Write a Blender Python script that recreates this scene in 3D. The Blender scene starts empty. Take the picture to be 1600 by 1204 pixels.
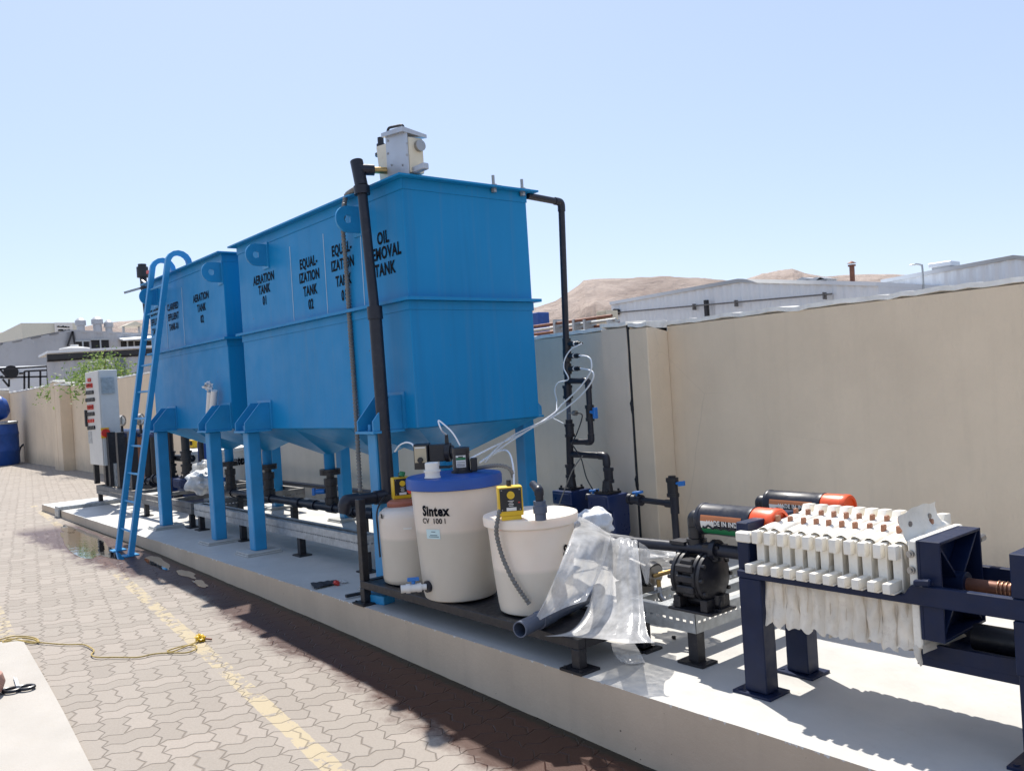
import bpy, bmesh, math, random
from mathutils import Vector, Matrix, noise
rad = math.radians
random.seed(7)
scene = bpy.context.scene

# ------------------------------------------------------------------ camera
F_PX, CAM_H = 1330.2, 1.4
YAW, PITCH, ROLL = 0.87813, 0.00078, 0.06307
def _axes():
    cy, sy, cp, sp = math.cos(YAW), math.sin(YAW), math.cos(PITCH), math.sin(PITCH)
    fw = Vector((-sy*cp, cy*cp, -sp)); rt = Vector((cy, sy, 0)); dn = fw.cross(rt)
    cr, sr = math.cos(ROLL), math.sin(ROLL)
    return cr*rt + sr*dn, -sr*rt + cr*dn, fw
RT, DN, FW = _axes()
cam_d = bpy.data.cameras.new('camera'); cam = bpy.data.objects.new('camera', cam_d)
scene.collection.objects.link(cam); scene.camera = cam
cam_d.sensor_width = 36; cam_d.lens = 36*F_PX/1600; cam_d.clip_start = 0.05; cam_d.clip_end = 6000
UPV, BK = -DN, -FW
cam.matrix_world = Matrix(((RT.x, UPV.x, BK.x, 0), (RT.y, UPV.y, BK.y, 0), (RT.z, UPV.z, BK.z, CAM_H), (0, 0, 0, 1)))

# ------------------------------------------------------------------ world, sun, exposure
SUN = Vector((0.58, -0.27, -1.0)).normalized()          # direction the light travels
EL = math.asin(-SUN.z); AZ = math.atan2(-SUN.x, -SUN.y)   # azimuth of the sun from +Y towards +X
world = bpy.data.worlds.new('World'); scene.world = world; world.use_nodes = True
wn, wl = world.node_tree.nodes, world.node_tree.links
wn.clear()
wo = wn.new('ShaderNodeOutputWorld'); bg = wn.new('ShaderNodeBackground'); sky = wn.new('ShaderNodeTexSky')
sky.sky_type = 'NISHITA'; sky.sun_disc = False; sky.sun_elevation = EL; sky.sun_rotation = AZ
sky.altitude = 50; sky.air_density = 1.0; sky.dust_density = 0.7; sky.ozone_density = 1.6
bg.inputs['Strength'].default_value = SKY_STRENGTH = 0.122
tint = wn.new('ShaderNodeMix'); tint.data_type = 'RGBA'; tint.blend_type = 'MULTIPLY'; tint.inputs[0].default_value = 1; tint.inputs[7].default_value = (1.06, .985, .99, 1)
wl.new(sky.outputs[0], tint.inputs[6]); 
hz = wn.new('ShaderNodeMix'); hz.data_type = 'RGBA'; hz.inputs[0].default_value = .55; hz.inputs[7].default_value = (3.75, 4.6, 6.3, 1)   # even desert haze over the clear sky
wl.new(tint.outputs[2], hz.inputs[6]); wl.new(hz.outputs[2], bg.inputs[0]); wl.new(bg.outputs[0], wo.inputs[0])
sun_d = bpy.data.lights.new('sun', 'SUN'); sun_d.energy = 4.9; sun_d.angle = rad(0.55); sun_d.color = (1.0, 0.95, 0.87)
sun = bpy.data.objects.new('sun', sun_d); scene.collection.objects.link(sun)
sun.rotation_euler = SUN.to_track_quat('-Z', 'Y').to_euler(); sun.location = (-20, 12, 40)
scene.view_settings.view_transform = 'Standard'; scene.view_settings.look = 'None'
scene.view_settings.gamma = 1; scene.view_settings.exposure = 0.48
try: scene.view_settings.use_curve_mapping = False
except Exception: pass
scene.render.engine = 'CYCLES'

# ------------------------------------------------------------------ helpers: measuring
CX, CY = 800.0, 602.0
def ray(px, py): return RT*((px-CX)/F_PX) + DN*((py-CY)/F_PX) + FW
def U(px, py, X=None, Y=None, Z=None):
    d = ray(px, py); o = Vector((0, 0, CAM_H))
    t = (X-o.x)/d.x if X is not None else (Y-o.y)/d.y if Y is not None else (Z-o.z)/d.z
    return o + d*t
GX = [(-1e5, -.10), (-15, -.10), (-9.4, -.127), (-5.6, -.212), (-2.5, -.312), (0, -.39), (3, -.45), (1e5, -.45)]
def gz(x):
    for (a, za), (b, zb) in zip(GX, GX[1:]):
        if x <= b: return za + (zb-za)*(x-a)/(b-a)
    return GX[-1][1]
def UG(px, py):
    z = -.2
    for _ in range(25):
        w = U(px, py, Z=z); z = gz(w.x)
    return w

# ------------------------------------------------------------------ helpers: things, parts
COL = scene.collection
ORG = {}
def tag(o, label=None, cat=None, group=None, kind=None):
    if label: o['label'] = label
    if cat: o['category'] = cat
    if group: o['group'] = group
    if kind: o['kind'] = kind
    return o
def thing(name, loc, label, cat, group=None):
    o = bpy.data.objects.new(name, None); COL.objects.link(o); o.empty_display_size = .1
    o.location = loc; ORG[o.name] = Vector(loc)
    return tag(o, label, cat, group)
def dup(o, loc=None, label=None, parent=None, rotz=None):
    c = o.copy(); COL.objects.link(c)
    if parent: c.parent = parent
    if loc is not None: c.location = loc
    if rotz is not None: c.rotation_euler.z = rotz
    if label: c['label'] = label
    for ch in list(o.children): dup(ch, parent=c)
    return c

class MB:
    """collects simple shapes in world coordinates; build() links them as one mesh object"""
    def __init__(s): s.v, s.f, s.m, s.cur = [], [], [], 0
    def mat(s, i): s.cur = i; return s
    def add(s, vs, fs):
        n = len(s.v); s.v += [Vector(v) for v in vs]
        s.f += [tuple(i+n for i in f) for f in fs]; s.m += [s.cur]*len(fs); return s
    def hexa(s, c):   # 8 corners, bottom ring then top ring
        return s.add(c, [(3,2,1,0),(4,5,6,7),(0,1,5,4),(1,2,6,5),(2,3,7,6),(3,0,4,7)])
    def box(s, x0, x1, y0, y1, z0, z1):
        return s.hexa([(x0,y0,z0),(x1,y0,z0),(x1,y1,z0),(x0,y1,z0),(x0,y0,z1),(x1,y0,z1),(x1,y1,z1),(x0,y1,z1)])
    def obox(s, c, a, b, d):   # centre and three half-axis vectors
        c, a, b, d = map(Vector, (c, a, b, d))
        return s.hexa([c-a-b-d, c+a-b-d, c+a+b-d, c-a+b-d, c-a-b+d, c+a-b+d, c+a+b+d, c-a+b+d])
    def bar(s, p, q, w, h, up=(0,0,1)):   # square bar between two points
        p, q = Vector(p), Vector(q); d = (q-p); L = d.length; d.normalize()
        up = Vector(up)
        if abs(d.dot(up)) > .98: up = Vector((0,1,0))
        a = d.cross(up).normalized(); b = a.cross(d).normalized()
        return s.obox((p+q)/2, d*L/2, a*w/2, b*h/2)
    def ring(s, c, ax, r, n, ph=0):
        ax = Vector(ax).normalized(); t = Vector((0,0,1)) if abs(ax.z) < .9 else Vector((1,0,0))
        a = ax.cross(t).normalized(); b = ax.cross(a)
        return [Vector(c)+(a*math.cos(2*math.pi*i/n+ph)+b*math.sin(2*math.pi*i/n+ph))*r for i in range(n)]
    def cyl(s, p, q, r, r2=None, n=20, caps=True):
        p, q = Vector(p), Vector(q); r2 = r if r2 is None else r2
        return s.lathe([(r, 0), (r2, (q-p).length)], p, q-p, n, caps)
    def lathe(s, prof, o, ax=(0,0,1), n=24, caps=True):
        o = Vector(o); ax = Vector(ax).normalized(); vs, fs = [], []
        for r, h in prof: vs += s.ring(o+ax*h, ax, max(r, 1e-4), n)
        for k in range(len(prof)-1):
            for i in range(n):
                j = (i+1) % n; fs.append((k*n+j, k*n+i, (k+1)*n+i, (k+1)*n+j))
        if caps:
            fs.append(tuple(range(n))); fs.append(tuple(reversed(range((len(prof)-1)*n, len(prof)*n))))
        return s.add(vs, fs)
    def tube(s, pts, r, n=10, caps=True, rf=None):
        pts = [Vector(p) for p in pts]; vs, fs = [], []; m = len(pts)
        tg = [(pts[min(i+1, m-1)]-pts[max(i-1, 0)]).normalized() for i in range(m)]
        t0 = Vector((0,0,1)) if abs(tg[0].z) < .9 else Vector((1,0,0))
        a = tg[0].cross(t0).normalized()
        for i in range(m):
            a = (a - tg[i]*a.dot(tg[i])).normalized(); b = tg[i].cross(a); rr = rf(i) if rf else r
            vs += [pts[i]+(a*math.cos(2*math.pi*k/n)+b*math.sin(2*math.pi*k/n))*rr for k in range(n)]
        for i in range(m-1):
            for k in range(n):
                j = (k+1) % n; fs.append((i*n+k, i*n+j, (i+1)*n+j, (i+1)*n+k))
        if caps: fs.append(tuple(reversed(range(n)))); fs.append(tuple(range((m-1)*n, m*n)))
        return s.add(vs, fs)
    def prism(s, poly, off):
        off = Vector(off); n = len(poly); p = [Vector(v) for v in poly]
        return s.add(p+[v+off for v in p], [tuple(range(n)), tuple(reversed(range(n, 2*n)))]+[((i+1) % n, i, n+i, n+(i+1) % n) for i in range(n)])
    def grid(s, fn, nu, nv):
        vs = [fn(u/nu, v/nv) for v in range(nv+1) for u in range(nu+1)]; w = nu+1
        return s.add(vs, [(v*w+u, v*w+u+1, (v+1)*w+u+1, (v+1)*w+u) for v in range(nv) for u in range(nu)])
    def blob(s, c, r, n=12, amp=.15, sc=3.0, seed=0):
        c = Vector(c); r = Vector(r); vs, fs = [], []
        for i in range(n+1):
            th = math.pi*i/n
            for j in range(2*n):
                ph = math.pi*j/n; d = Vector((math.sin(th)*math.cos(ph), math.sin(th)*math.sin(ph), math.cos(th)))
                k = 1+amp*noise.noise(d*sc+Vector((seed, seed*2, 0)))*2
                vs.append(c+Vector((d.x*r.x, d.y*r.y, d.z*r.z))*k)
        w = 2*n
        for i in range(n):
            for j in range(w):
                k = (j+1) % w; fs.append((i*w+j, (i+1)*w+j, (i+1)*w+k, i*w+k))
        return s.add(vs, fs)
    def build(s, name, mats, parent=None, bevel=0.0, sharp=35, seg=1):
        org = Vector((0,0,0))
        if parent is not None:
            q = parent
            while q.parent: q = q.parent
            org = ORG.get(q.name, org)
        me = bpy.data.meshes.new(name)
        me.from_pydata([v-org for v in s.v], [], s.f)
        if not isinstance(mats, (list, tuple)): mats = [mats]
        for m in mats: me.materials.append(m)
        me.polygons.foreach_set('material_index', s.m)
        bm = bmesh.new(); bm.from_mesh(me)
        bmesh.ops.remove_doubles(bm, verts=bm.verts, dist=1e-5)
        bmesh.ops.recalc_face_normals(bm, faces=bm.faces)
        if bevel:
            es = [e for e in bm.edges if len(e.link_faces) == 2 and e.calc_face_angle(0) > rad(40)]
            bmesh.ops.bevel(bm, geom=es, offset=bevel, segments=seg, affect='EDGES', clamp_overlap=True, profile=.6)
        for f in bm.faces: f.smooth = True
        bm.to_mesh(me); bm.free()
        me.set_sharp_from_angle(angle=rad(sharp))
        o = bpy.data.objects.new(name, me); COL.objects.link(o)
        if parent is not None: o.parent = parent
        return o

def smooth_path(pts, k=8):
    P = [Vector(p) for p in pts]; out = []
    for i in range(len(P)-1):
        a, b, c, d = P[max(i-1,0)], P[i], P[i+1], P[min(i+2,len(P)-1)]
        for j in range(k):
            t = j/k
            out.append(.5*((2*b)+(-a+c)*t+(2*a-5*b+4*c-d)*t*t+(-a+3*b-3*c+d)*t*t*t))
    return out+[P[-1]]
def bend_path(pts, r=.05, k=6):
    """straight runs with rounded elbows"""
    P = [Vector(p) for p in pts]; out = [P[0]]
    for i in range(1, len(P)-1):
        a, b, c = P[i-1], P[i], P[i+1]; rr = min(r, (a-b).length*.45, (c-b).length*.45)
        p, q = b+(a-b).normalized()*rr, b+(c-b).normalized()*rr
        for j in range(k+1):
            t = j/k; out.append(p*(1-t)**2+b*2*t*(1-t)+q*t*t)
    return out+[P[-1]]
def pipe(mb, pts, r, er=None, n=14, collars=True):
    """pipe run with elbow sockets a little fatter than the pipe"""
    P = [Vector(p) for p in pts]; er = er or r*2.2
    mb.tube(bend_path(P, er), r, n)
    if collars:
        for i in range(1, len(P)-1):
            a, b, c = P[i-1], P[i], P[i+1]
            ra = min(er*1.25, (a-b).length*.48); rc = min(er*1.25, (c-b).length*.48)
            mb.tube(bend_path([b+(a-b).normalized()*ra, b, b+(c-b).normalized()*rc], er), r*1.18, n)
    return mb
def fittings(mb, p, d, r, L=.12):
    """a union: nut, body, nut along direction d"""
    p = Vector(p); d = Vector(d).normalized()
    mb.cyl(p-d*L*.5, p-d*L*.28, r*1.45, n=12); mb.cyl(p-d*L*.28, p+d*L*.28, r*1.2, n=14); mb.cyl(p+d*L*.28, p+d*L*.5, r*1.45, n=12)

# text as flat mesh: (triangles in the text plane, width)
def text_geo(body, size, bold=.02, xs=1.0, align='CENTER'):
    cu = bpy.data.curves.new('tmp', 'FONT'); cu.body = body; cu.size = size; cu.align_x = align; cu.offset = bold*size; cu.resolution_u = 3; cu.space_character = 1.0+bold*2.2
    ob = bpy.data.objects.new('tmp', cu); COL.objects.link(ob)
    me = bpy.data.meshes.new_from_object(ob.evaluated_get(bpy.context.evaluated_depsgraph_get()))
    vs = [(v.co.x*xs, v.co.y) for v in me.vertices]; fs = [tuple(p.vertices) for p in me.polygons]
    bpy.data.objects.remove(ob); bpy.data.curves.remove(cu); bpy.data.meshes.remove(me)
    return vs, fs
def add_text(mb, body, size, o, ux, uy, bold=.02, xs=1.0, align='CENTER'):
    o, ux, uy = Vector(o), Vector(ux), Vector(uy); vs, fs = text_geo(body, size, bold, xs, align)
    mb.add([o+ux*x+uy*y for x, y in vs], fs)
def add_text_round(mb, body, size, c, rz, ang, z, bold=.02, xs=1.0, align='CENTER', eps=.0025):
    vs, fs = text_geo(body, size, bold, xs, align); out = []
    for x, y in vs:
        r = rz(z+y)+eps; a = ang+x/r; out.append((c[0]+r*math.cos(a), c[1]+r*math.sin(a), z+y))
    mb.add(out, fs)

# ------------------------------------------------------------------ materials
def new_mat(name):
    m = bpy.data.materials.new(name); m.use_nodes = True; nt = m.node_tree
    return m, nt, nt.nodes['Principled BSDF']
def N(nt, t, **kw):
    n = nt.nodes.new(t)
    for k, v in kw.items():
        if k in ('operation', 'blend_type', 'data_type', 'wave_type', 'feature', 'distance', 'noise_dimensions', 'bands_direction', 'wave_profile', 'invert', 'use_clamp', 'attribute_name'): setattr(n, k, v)
        else: n.inputs[k].default_value = v
    return n
def coords(nt, scale=(1,1,1), kind='Object'):
    tc = nt.nodes.new('ShaderNodeTexCoord'); mp = nt.nodes.new('ShaderNodeMapping'); mp.inputs['Scale'].default_value = scale
    nt.links.new(tc.outputs[kind], mp.inputs[0]); return mp.outputs[0]
def ramp(nt, src, stops):
    r = nt.nodes.new('ShaderNodeValToRGB'); e = r.color_ramp.elements
    while len(e) < len(stops): e.new(.5)
    for i, (p, c) in enumerate(stops):
        e[i].position = p; e[i].color = (*c, 1) if len(c) == 3 else c
    nt.links.new(src, r.inputs[0]); return r.outputs[0]
def mixc(nt, fac, a, b, mode='MIX'):
    n = nt.nodes.new('ShaderNodeMix'); n.data_type = 'RGBA'; n.blend_type = mode
    for sock, v in ((n.inputs[0], fac), (n.inputs[6], a), (n.inputs[7], b)):
        if isinstance(v, (int, float)): sock.default_value = v
        elif isinstance(v, tuple): sock.default_value = (*v, 1)
        else: nt.links.new(v, sock)
    return n.outputs[2]
def noise_tex(nt, vec, scale, detail=4, rough=.55):
    n = nt.nodes.new('ShaderNodeTexNoise'); n.inputs['Scale'].default_value = scale; n.inputs['Detail'].default_value = detail; n.inputs['Roughness'].default_value = rough
    if vec is not None: nt.links.new(vec, n.inputs[0])
    return n.outputs[0]
def bump(nt, b, h, strength=.3, dist=.01):
    n = nt.nodes.new('ShaderNodeBump'); n.inputs['Strength'].default_value = strength; n.inputs['Distance'].default_value = dist
    nt.links.new(h, n.inputs['Height']); nt.links.new(n.outputs[0], b.inputs['Normal'])
def mat(name, col, rough=.5, metal=0.0, var=.15, vs=6.0, dirt=0.0, dirtc=(.30,.25,.19), bmp=0.0, bs=60.0, stretch=(1,1,1), spec=.5, coat=0.0):
    m, nt, b = new_mat(name); b.inputs['Roughness'].default_value = rough; b.inputs['Metallic'].default_value = metal
    b.inputs['Specular IOR Level'].default_value = spec; b.inputs['Coat Weight'].default_value = coat
    v = coords(nt, stretch); n1 = noise_tex(nt, v, vs, 5)
    lo = tuple(c*(1-var) for c in col); hi = tuple(min(1, c*(1+var)) for c in col)
    c = ramp(nt, n1, [(.3, lo), (.7, hi)])
    if dirt:
        n2 = noise_tex(nt, v, vs*2.7, 8, .7)
        f = ramp(nt, n2, [(.52, (0,0,0)), (.8, (dirt,)*3)])
        c = mixc(nt, f, c, dirtc)
    nt.links.new(c, b.inputs['Base Color'])
    n3 = noise_tex(nt, v, vs*4, 4)
    rr = ramp(nt, n3, [(.3, (max(0,rough-.08),)*3), (.7, (min(1,rough+.1),)*3)]); nt.links.new(rr, b.inputs['Roughness'])
    if bmp: bump(nt, b, noise_tex(nt, coords(nt), bs, 6, .65), bmp, .01)
    return m
M = {}

def tank_mat():
    m, nt, b = new_mat('blue_tank_paint'); v = coords(nt)
    c = ramp(nt, noise_tex(nt, coords(nt, (1,1,.4)), 1.7, 6, .6), [(.3, (.005,.205,.45)), (.7, (.008,.235,.515))])
    st = noise_tex(nt, coords(nt, (14,14,.5)), 1.3, 5, .65)                     # rain-washed dust streaks
    c = mixc(nt, ramp(nt, st, [(.52, (0,0,0)), (.80, (.32,)*3)]), c, (.09,.20,.32))
    c = mixc(nt, ramp(nt, noise_tex(nt, coords(nt, (9,9,.35)), .9, 5, .65), [(.55, (0,0,0)), (.82, (.35,)*3)]), c, (.006,.09,.24))
    c = mixc(nt, ramp(nt, noise_tex(nt, v, 17, 5, .7), [(.69, (0,0,0)), (.74, (.55,)*3)]), c, (.02,.09,.19))
    c = mixc(nt, ramp(nt, noise_tex(nt, v, 31, 3, .6), [(.745, (0,0,0)), (.76, (.8,)*3)]), c, (.10,.05,.03))   # rust specks
    nt.links.new(c, b.inputs['Base Color']); b.inputs['Specular IOR Level'].default_value = .22
    nt.links.new(ramp(nt, noise_tex(nt, v, 5, 5), [(.3, (.34,)*3), (.7, (.50,)*3)]), b.inputs['Roughness'])
    bump(nt, b, noise_tex(nt, v, 1.1, 2, .4), .35, .03)                           # slight buckling of the plate
    return m
M['tank'] = tank_mat()
M['tank2'] = mat('blue_leg_paint', (.018, .25, .51), .38, var=.10, vs=4, dirt=.3, dirtc=(.05,.16,.30))
M['navy'] = mat('navy_paint', (.0045, .012, .044), .45, var=.2, vs=8, dirt=.06, dirtc=(.10,.10,.12), spec=.3)
M['black'] = mat('black_paint', (.012, .012, .016), .45, var=.3, vs=9, dirt=.35, dirtc=(.12,.10,.085))
M['blackp'] = mat('black_plastic', (.010, .011, .016), .38, var=.25, vs=12, dirt=.12, dirtc=(.10,.095,.10))
M['pipe'] = mat('dark_grey_pvc', (.013, .0145, .024), .38, var=.2, vs=9, dirt=.18, dirtc=(.12,.11,.11), spec=.4)
M['greypipe'] = mat('grey_pvc', (.075, .095, .14), .36, var=.15, vs=8, dirt=.2)
M['pumpblue'] = mat('pump_navy_paint', (.005, .020, .085), .34, var=.12, vs=3)
M['vblue'] = mat('blue_handle_plastic', (.02, .17, .52), .35)
M['lid'] = mat('blue_lid_plastic', (.012, .07, .32), .42, var=.1)
M['white'] = mat('white_plastic', (.72, .70, .66), .4, var=.05)
M['hose'] = mat('white_hose', (.80, .82, .84), .3, var=.03)
M['cord'] = mat('grey_conduit', (.16, .155, .145), .5, var=.1)
M['yellow'] = mat('yellow_plastic', (.72, .46, .02), .38, var=.06)
M['galvd'] = mat('weathered_steel', (.16, .155, .15), .6, .3, var=.3, vs=12, dirt=.5, dirtc=(.12,.10,.08))
M['galv'] = mat('galvanised_steel', (.40, .42, .43), .42, .55, var=.22, vs=22, dirt=.35, dirtc=(.28,.26,.22))
M['alu'] = mat('aluminium', (.45, .47, .50), .42, .6, var=.08)
M['ink'] = mat('black_lettering', (.004, .005, .009), .7, var=.2, spec=.12)
M['seam'] = mat('pale_sealant', (.40, .52, .62), .6)
M['red'] = mat('red_plastic', (.55, .03, .015), .4)
M['cream'] = mat('cream_plastic', (.66, .60, .46), .45, var=.1, dirt=.4)
M['pp'] = mat('white_polypropylene', (.80, .755, .66), .42, var=.06, vs=14, dirt=.35, dirtc=(.50,.43,.33))
M['cloth'] = mat('filter_cloth', (.75, .68, .57), .85, var=.12, vs=9, dirt=.5, dirtc=(.40,.32,.24), bmp=.25, bs=40)
M['rust'] = mat('rusty_steel', (.16, .065, .04), .55, .4, var=.3)
M['brown'] = mat('brown_plastic', (.30, .13, .07), .5)
M['concrete'] = mat('cast_concrete', (.42, .40, .36), .85, var=.12, vs=4, dirt=.4, bmp=.3, bs=45)
M['basegrey'] = mat('pale_grout', (.44, .44, .42), .8, var=.15, dirt=.4)
M['steel'] = mat('bare_steel', (.35, .34, .33), .35, .9, var=.15)
M['brass'] = mat('brass', (.45, .30, .12), .35, .9)
M['panel'] = mat('panel_grey_paint', (.50, .53, .54), .42, var=.05, dirt=.15)
M['paneldoor'] = mat('panel_door_paint', (.60, .58, .54), .42, var=.05, dirt=.15)
M['orange'] = mat('orange_plastic', (.75, .09, .02), .35, var=.08)
M['green'] = mat('green_print', (.01, .16, .06), .4)
M['rope'] = mat('yellow_rope', (.40, .29, .09), .8, var=.25, vs=60)
M['sticker'] = mat('pale_sticker', (.52, .68, .70), .4, var=.08)
M['beige'] = mat('beige_print', (.50, .42, .28), .45, var=.05)
M['corr'] = mat('grey_sheet_metal', (.42, .425, .44), .45, .25, var=.10, vs=.35, dirt=.3, dirtc=(.25,.22,.19))
M['corr2'] = mat('light_sheet_metal', (.68, .70, .72), .45, .2, var=.07, vs=.2, dirt=.2, dirtc=(.36,.33,.30))
M['cream_wall'] = mat('cream_render', (.66, .64, .54), .85, var=.05)
M['dark'] = mat('dark_opening', (.012, .012, .014), .7)
M['bag'] = mat('white_bag', (.66, .67, .68), .5, var=.15, vs=15, bmp=.5, bs=22)
M['blued'] = mat('blue_drum_plastic', (.010, .065, .28), .42, var=.15, dirt=.12, dirtc=(.2,.22,.28))
M['pink_item'] = mat('dull_pink', (.42, .24, .19), .7)
M['bark'] = mat('bark', (.14, .10, .07), .9, var=.3)

def drum_mat(name, level, k=1.0):
    m, nt, b = new_mat(name); v = coords(nt)
    sp = nt.nodes.new('ShaderNodeSeparateXYZ'); nt.links.new(v, sp.inputs[0])
    z = N(nt, 'ShaderNodeMapRange'); z.inputs[1].default_value = level-.012; z.inputs[2].default_value = level+.012; nt.links.new(sp.outputs[2], z.inputs[0])
    n1 = ramp(nt, noise_tex(nt, v, 3.5, 4), [(.3, (.66*k,.575*k,.485*k)), (.7, (.73*k,.64*k,.55*k))])
    c = mixc(nt, z.outputs[0], mixc(nt, 1.0, n1, (.80,.83,.82), 'MULTIPLY'), n1)   # liquid showing through the translucent wall
    nt.links.new(c, b.inputs['Base Color']); b.inputs['Roughness'].default_value = .38
    b.inputs['Subsurface Weight'].default_value = .35; b.inputs['Subsurface Radius'].default_value = (.06,.05,.04); b.inputs['Subsurface Scale'].default_value = .6
    return m
def sheet_mat():
    m, nt, b = new_mat('clear_polythene'); out = nt.nodes['Material Output']
    v = coords(nt); n = noise_tex(nt, v, 14, 6, .6)
    b.inputs['Base Color'].default_value = (.78,.77,.75,1); b.inputs['Roughness'].default_value = .16
    b.inputs['Specular IOR Level'].default_value = .8
    tr = nt.nodes.new('ShaderNodeBsdfTransparent'); tl = nt.nodes.new('ShaderNodeBsdfTranslucent'); tl.inputs[0].default_value = (.7,.69,.67,1)
    m1 = nt.nodes.new('ShaderNodeMixShader'); m1.inputs[0].default_value = .35
    nt.links.new(b.outputs[0], m1.inputs[1]); nt.links.new(tl.outputs[0], m1.inputs[2])
    m2 = nt.nodes.new('ShaderNodeMixShader'); nt.links.new(tr.outputs[0], m2.inputs[1]); nt.links.new(m1.outputs[0], m2.inputs[2])
    f = ramp(nt, n, [(.3, (.46,)*3), (.7, (.86,)*3)]); nt.links.new(f, m2.inputs[0])
    nt.links.new(m2.outputs[0], out.inputs[0]); bump(nt, b, noise_tex(nt, v, 13, 3, .5), .3, .02)
    return m
M['poly'] = sheet_mat()

def wall_mat(name, col):
    m, nt, b = new_mat(name); v = coords(nt); n1 = noise_tex(nt, v, 1.1, 6, .6)
    c = ramp(nt, n1, [(.3, tuple(k*.90 for k in col)), (.7, tuple(min(1, k*1.06) for k in col))])
    st = noise_tex(nt, coords(nt, (9,9,.6)), 1.0, 5, .6)
    c = mixc(nt, ramp(nt, st, [(.50, (0,0,0)), (.80, (.30,)*3)]), c, tuple(k*.80 for k in col))
    sz = nt.nodes.new('ShaderNodeSeparateXYZ'); nt.links.new(v, sz.inputs[0]); dz = N(nt, 'ShaderNodeMapRange'); nt.links.new(sz.outputs[2], dz.inputs[0]); dz.inputs[1].default_value = .45; dz.inputs[2].default_value = .0
    sp_ = N(nt, 'ShaderNodeMath', operation='MULTIPLY'); nt.links.new(dz.outputs[0], sp_.inputs[0]); nt.links.new(noise_tex(nt, v, 5, 7, .7), sp_.inputs[1])
    c = mixc(nt, ramp(nt, sp_.outputs[0], [(.18, (0,0,0)), (.55, (.6,)*3)]), c, tuple(k*.62 for k in col))          # splash band
    cr = nt.nodes.new('ShaderNodeTexVoronoi'); cr.feature = 'DISTANCE_TO_EDGE'; cr.inputs['Scale'].default_value = .8
    wv = nt.nodes.new('ShaderNodeMix'); wv.data_type = 'VECTOR'; wv.inputs[0].default_value = .12; nt.links.new(v, wv.inputs[4]); nn_ = nt.nodes.new('ShaderNodeTexNoise'); nn_.inputs['Scale'].default_value = 3; nn_.inputs['Detail'].default_value = 6; nt.links.new(nn_.outputs[1], wv.inputs[5]); nt.links.new(wv.outputs[1], cr.inputs[0])
    ck = N(nt, 'ShaderNodeMath', operation='MULTIPLY'); nt.links.new(ramp(nt, cr.outputs[0], [(0, (1,1,1)), (.004, (0,0,0))]), ck.inputs[0]); nt.links.new(ramp(nt, noise_tex(nt, v, .7, 2), [(.5, (0,0,0)), (.65, (.20,)*3)]), ck.inputs[1])
    c = mixc(nt, ck.outputs[0], c, tuple(k*.5 for k in col))                                                     # hairline cracks
    nt.links.new(c, b.inputs['Base Color']); b.inputs['Roughness'].default_value = .92; b.inputs['Specular IOR Level'].default_value = .2
    h = noise_tex(nt, coords(nt, (1,1,.35)), 38, 6, .7); bump(nt, b, h, .55, .012)
    return m
M['wall'] = wall_mat('tan_render', (.77, .63, .46))
M['wall_bounce'] = wall_mat('tan_render_bounce_tint', (.70, .605, .49))  # same tan render, greyed to paint in light bounced off the blue tank
M['wall_far'] = wall_mat('warm_tan_render', (.74, .595, .43))
M['plaster'] = mat('rough_plaster_sunlit_white', (.82, .80, .74), .9, var=.12, vs=12, bmp=.6, bs=30)  # rough plaster cap, whitened to paint in sun catching its bumps

def slab_mat():
    m, nt, b = new_mat('grey_floor_paint'); v = coords(nt)
    c = ramp(nt, noise_tex(nt, v, 1.6, 8, .62), [(.28, (.44,.43,.405)), (.72, (.535,.522,.495))])
    c = mixc(nt, ramp(nt, noise_tex(nt, v, 5.5, 9, .72), [(.56, (0,0,0)), (.78, (.55,)*3)]), c, (.40,.38,.34))
    sp = noise_tex(nt, v, 42, 3, .5); c = mixc(nt, ramp(nt, sp, [(.72, (0,0,0)), (.76, (.6,)*3)]), c, (.20,.18,.16))
    nt.links.new(c, b.inputs['Base Color']); nt.links.new(ramp(nt, noise_tex(nt, v, 7, 5), [(.3, (.40,)*3), (.7, (.62,)*3)]), b.inputs['Roughness'])
    bump(nt, b, noise_tex(nt, v, 26, 6), .15, .01)
    # front face: bare tan render with pits
    m2, nt, b = new_mat('tan_plinth_render'); v = coords(nt)
    c = ramp(nt, noise_tex(nt, v, 2.2, 7, .6), [(.3, (.47,.38,.28)), (.7, (.55,.445,.33))])
    c = mixc(nt, ramp(nt, noise_tex(nt, coords(nt, (6,1,.7)), 1.4, 6, .6), [(.5, (0,0,0)), (.8, (.35,)*3)]), c, (.37,.295,.23))
    c = mixc(nt, ramp(nt, noise_tex(nt, v, 34, 2, .5), [(.74, (0,0,0)), (.765, (.9,)*3)]), c, (.05,.04,.035))
    sz = nt.nodes.new('ShaderNodeSeparateXYZ'); nt.links.new(v, sz.inputs[0]); dz = N(nt, 'ShaderNodeMapRange'); nt.links.new(sz.outputs[2], dz.inputs[0]); dz.inputs[1].default_value = -.075; dz.inputs[2].default_value = -.002
    dr = N(nt, 'ShaderNodeMath', operation='MULTIPLY'); nt.links.new(dz.outputs[0], dr.inputs[0]); nt.links.new(noise_tex(nt, coords(nt, (16,1,1.2)), 1.6, 5, .6), dr.inputs[1])
    c = mixc(nt, ramp(nt, dr.outputs[0], [(.56, (0,0,0)), (.58, (1,1,1))]), c, (.60,.60,.58))   # drips of the floor paint
    nt.links.new(c, b.inputs['Base Color']); b.inputs['Roughness'].default_value = .9
    bump(nt, b, noise_tex(nt, v, 45, 6, .65), .3, .008)
    return m, m2
M['slab'], M['plinth'] = slab_mat()

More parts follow.
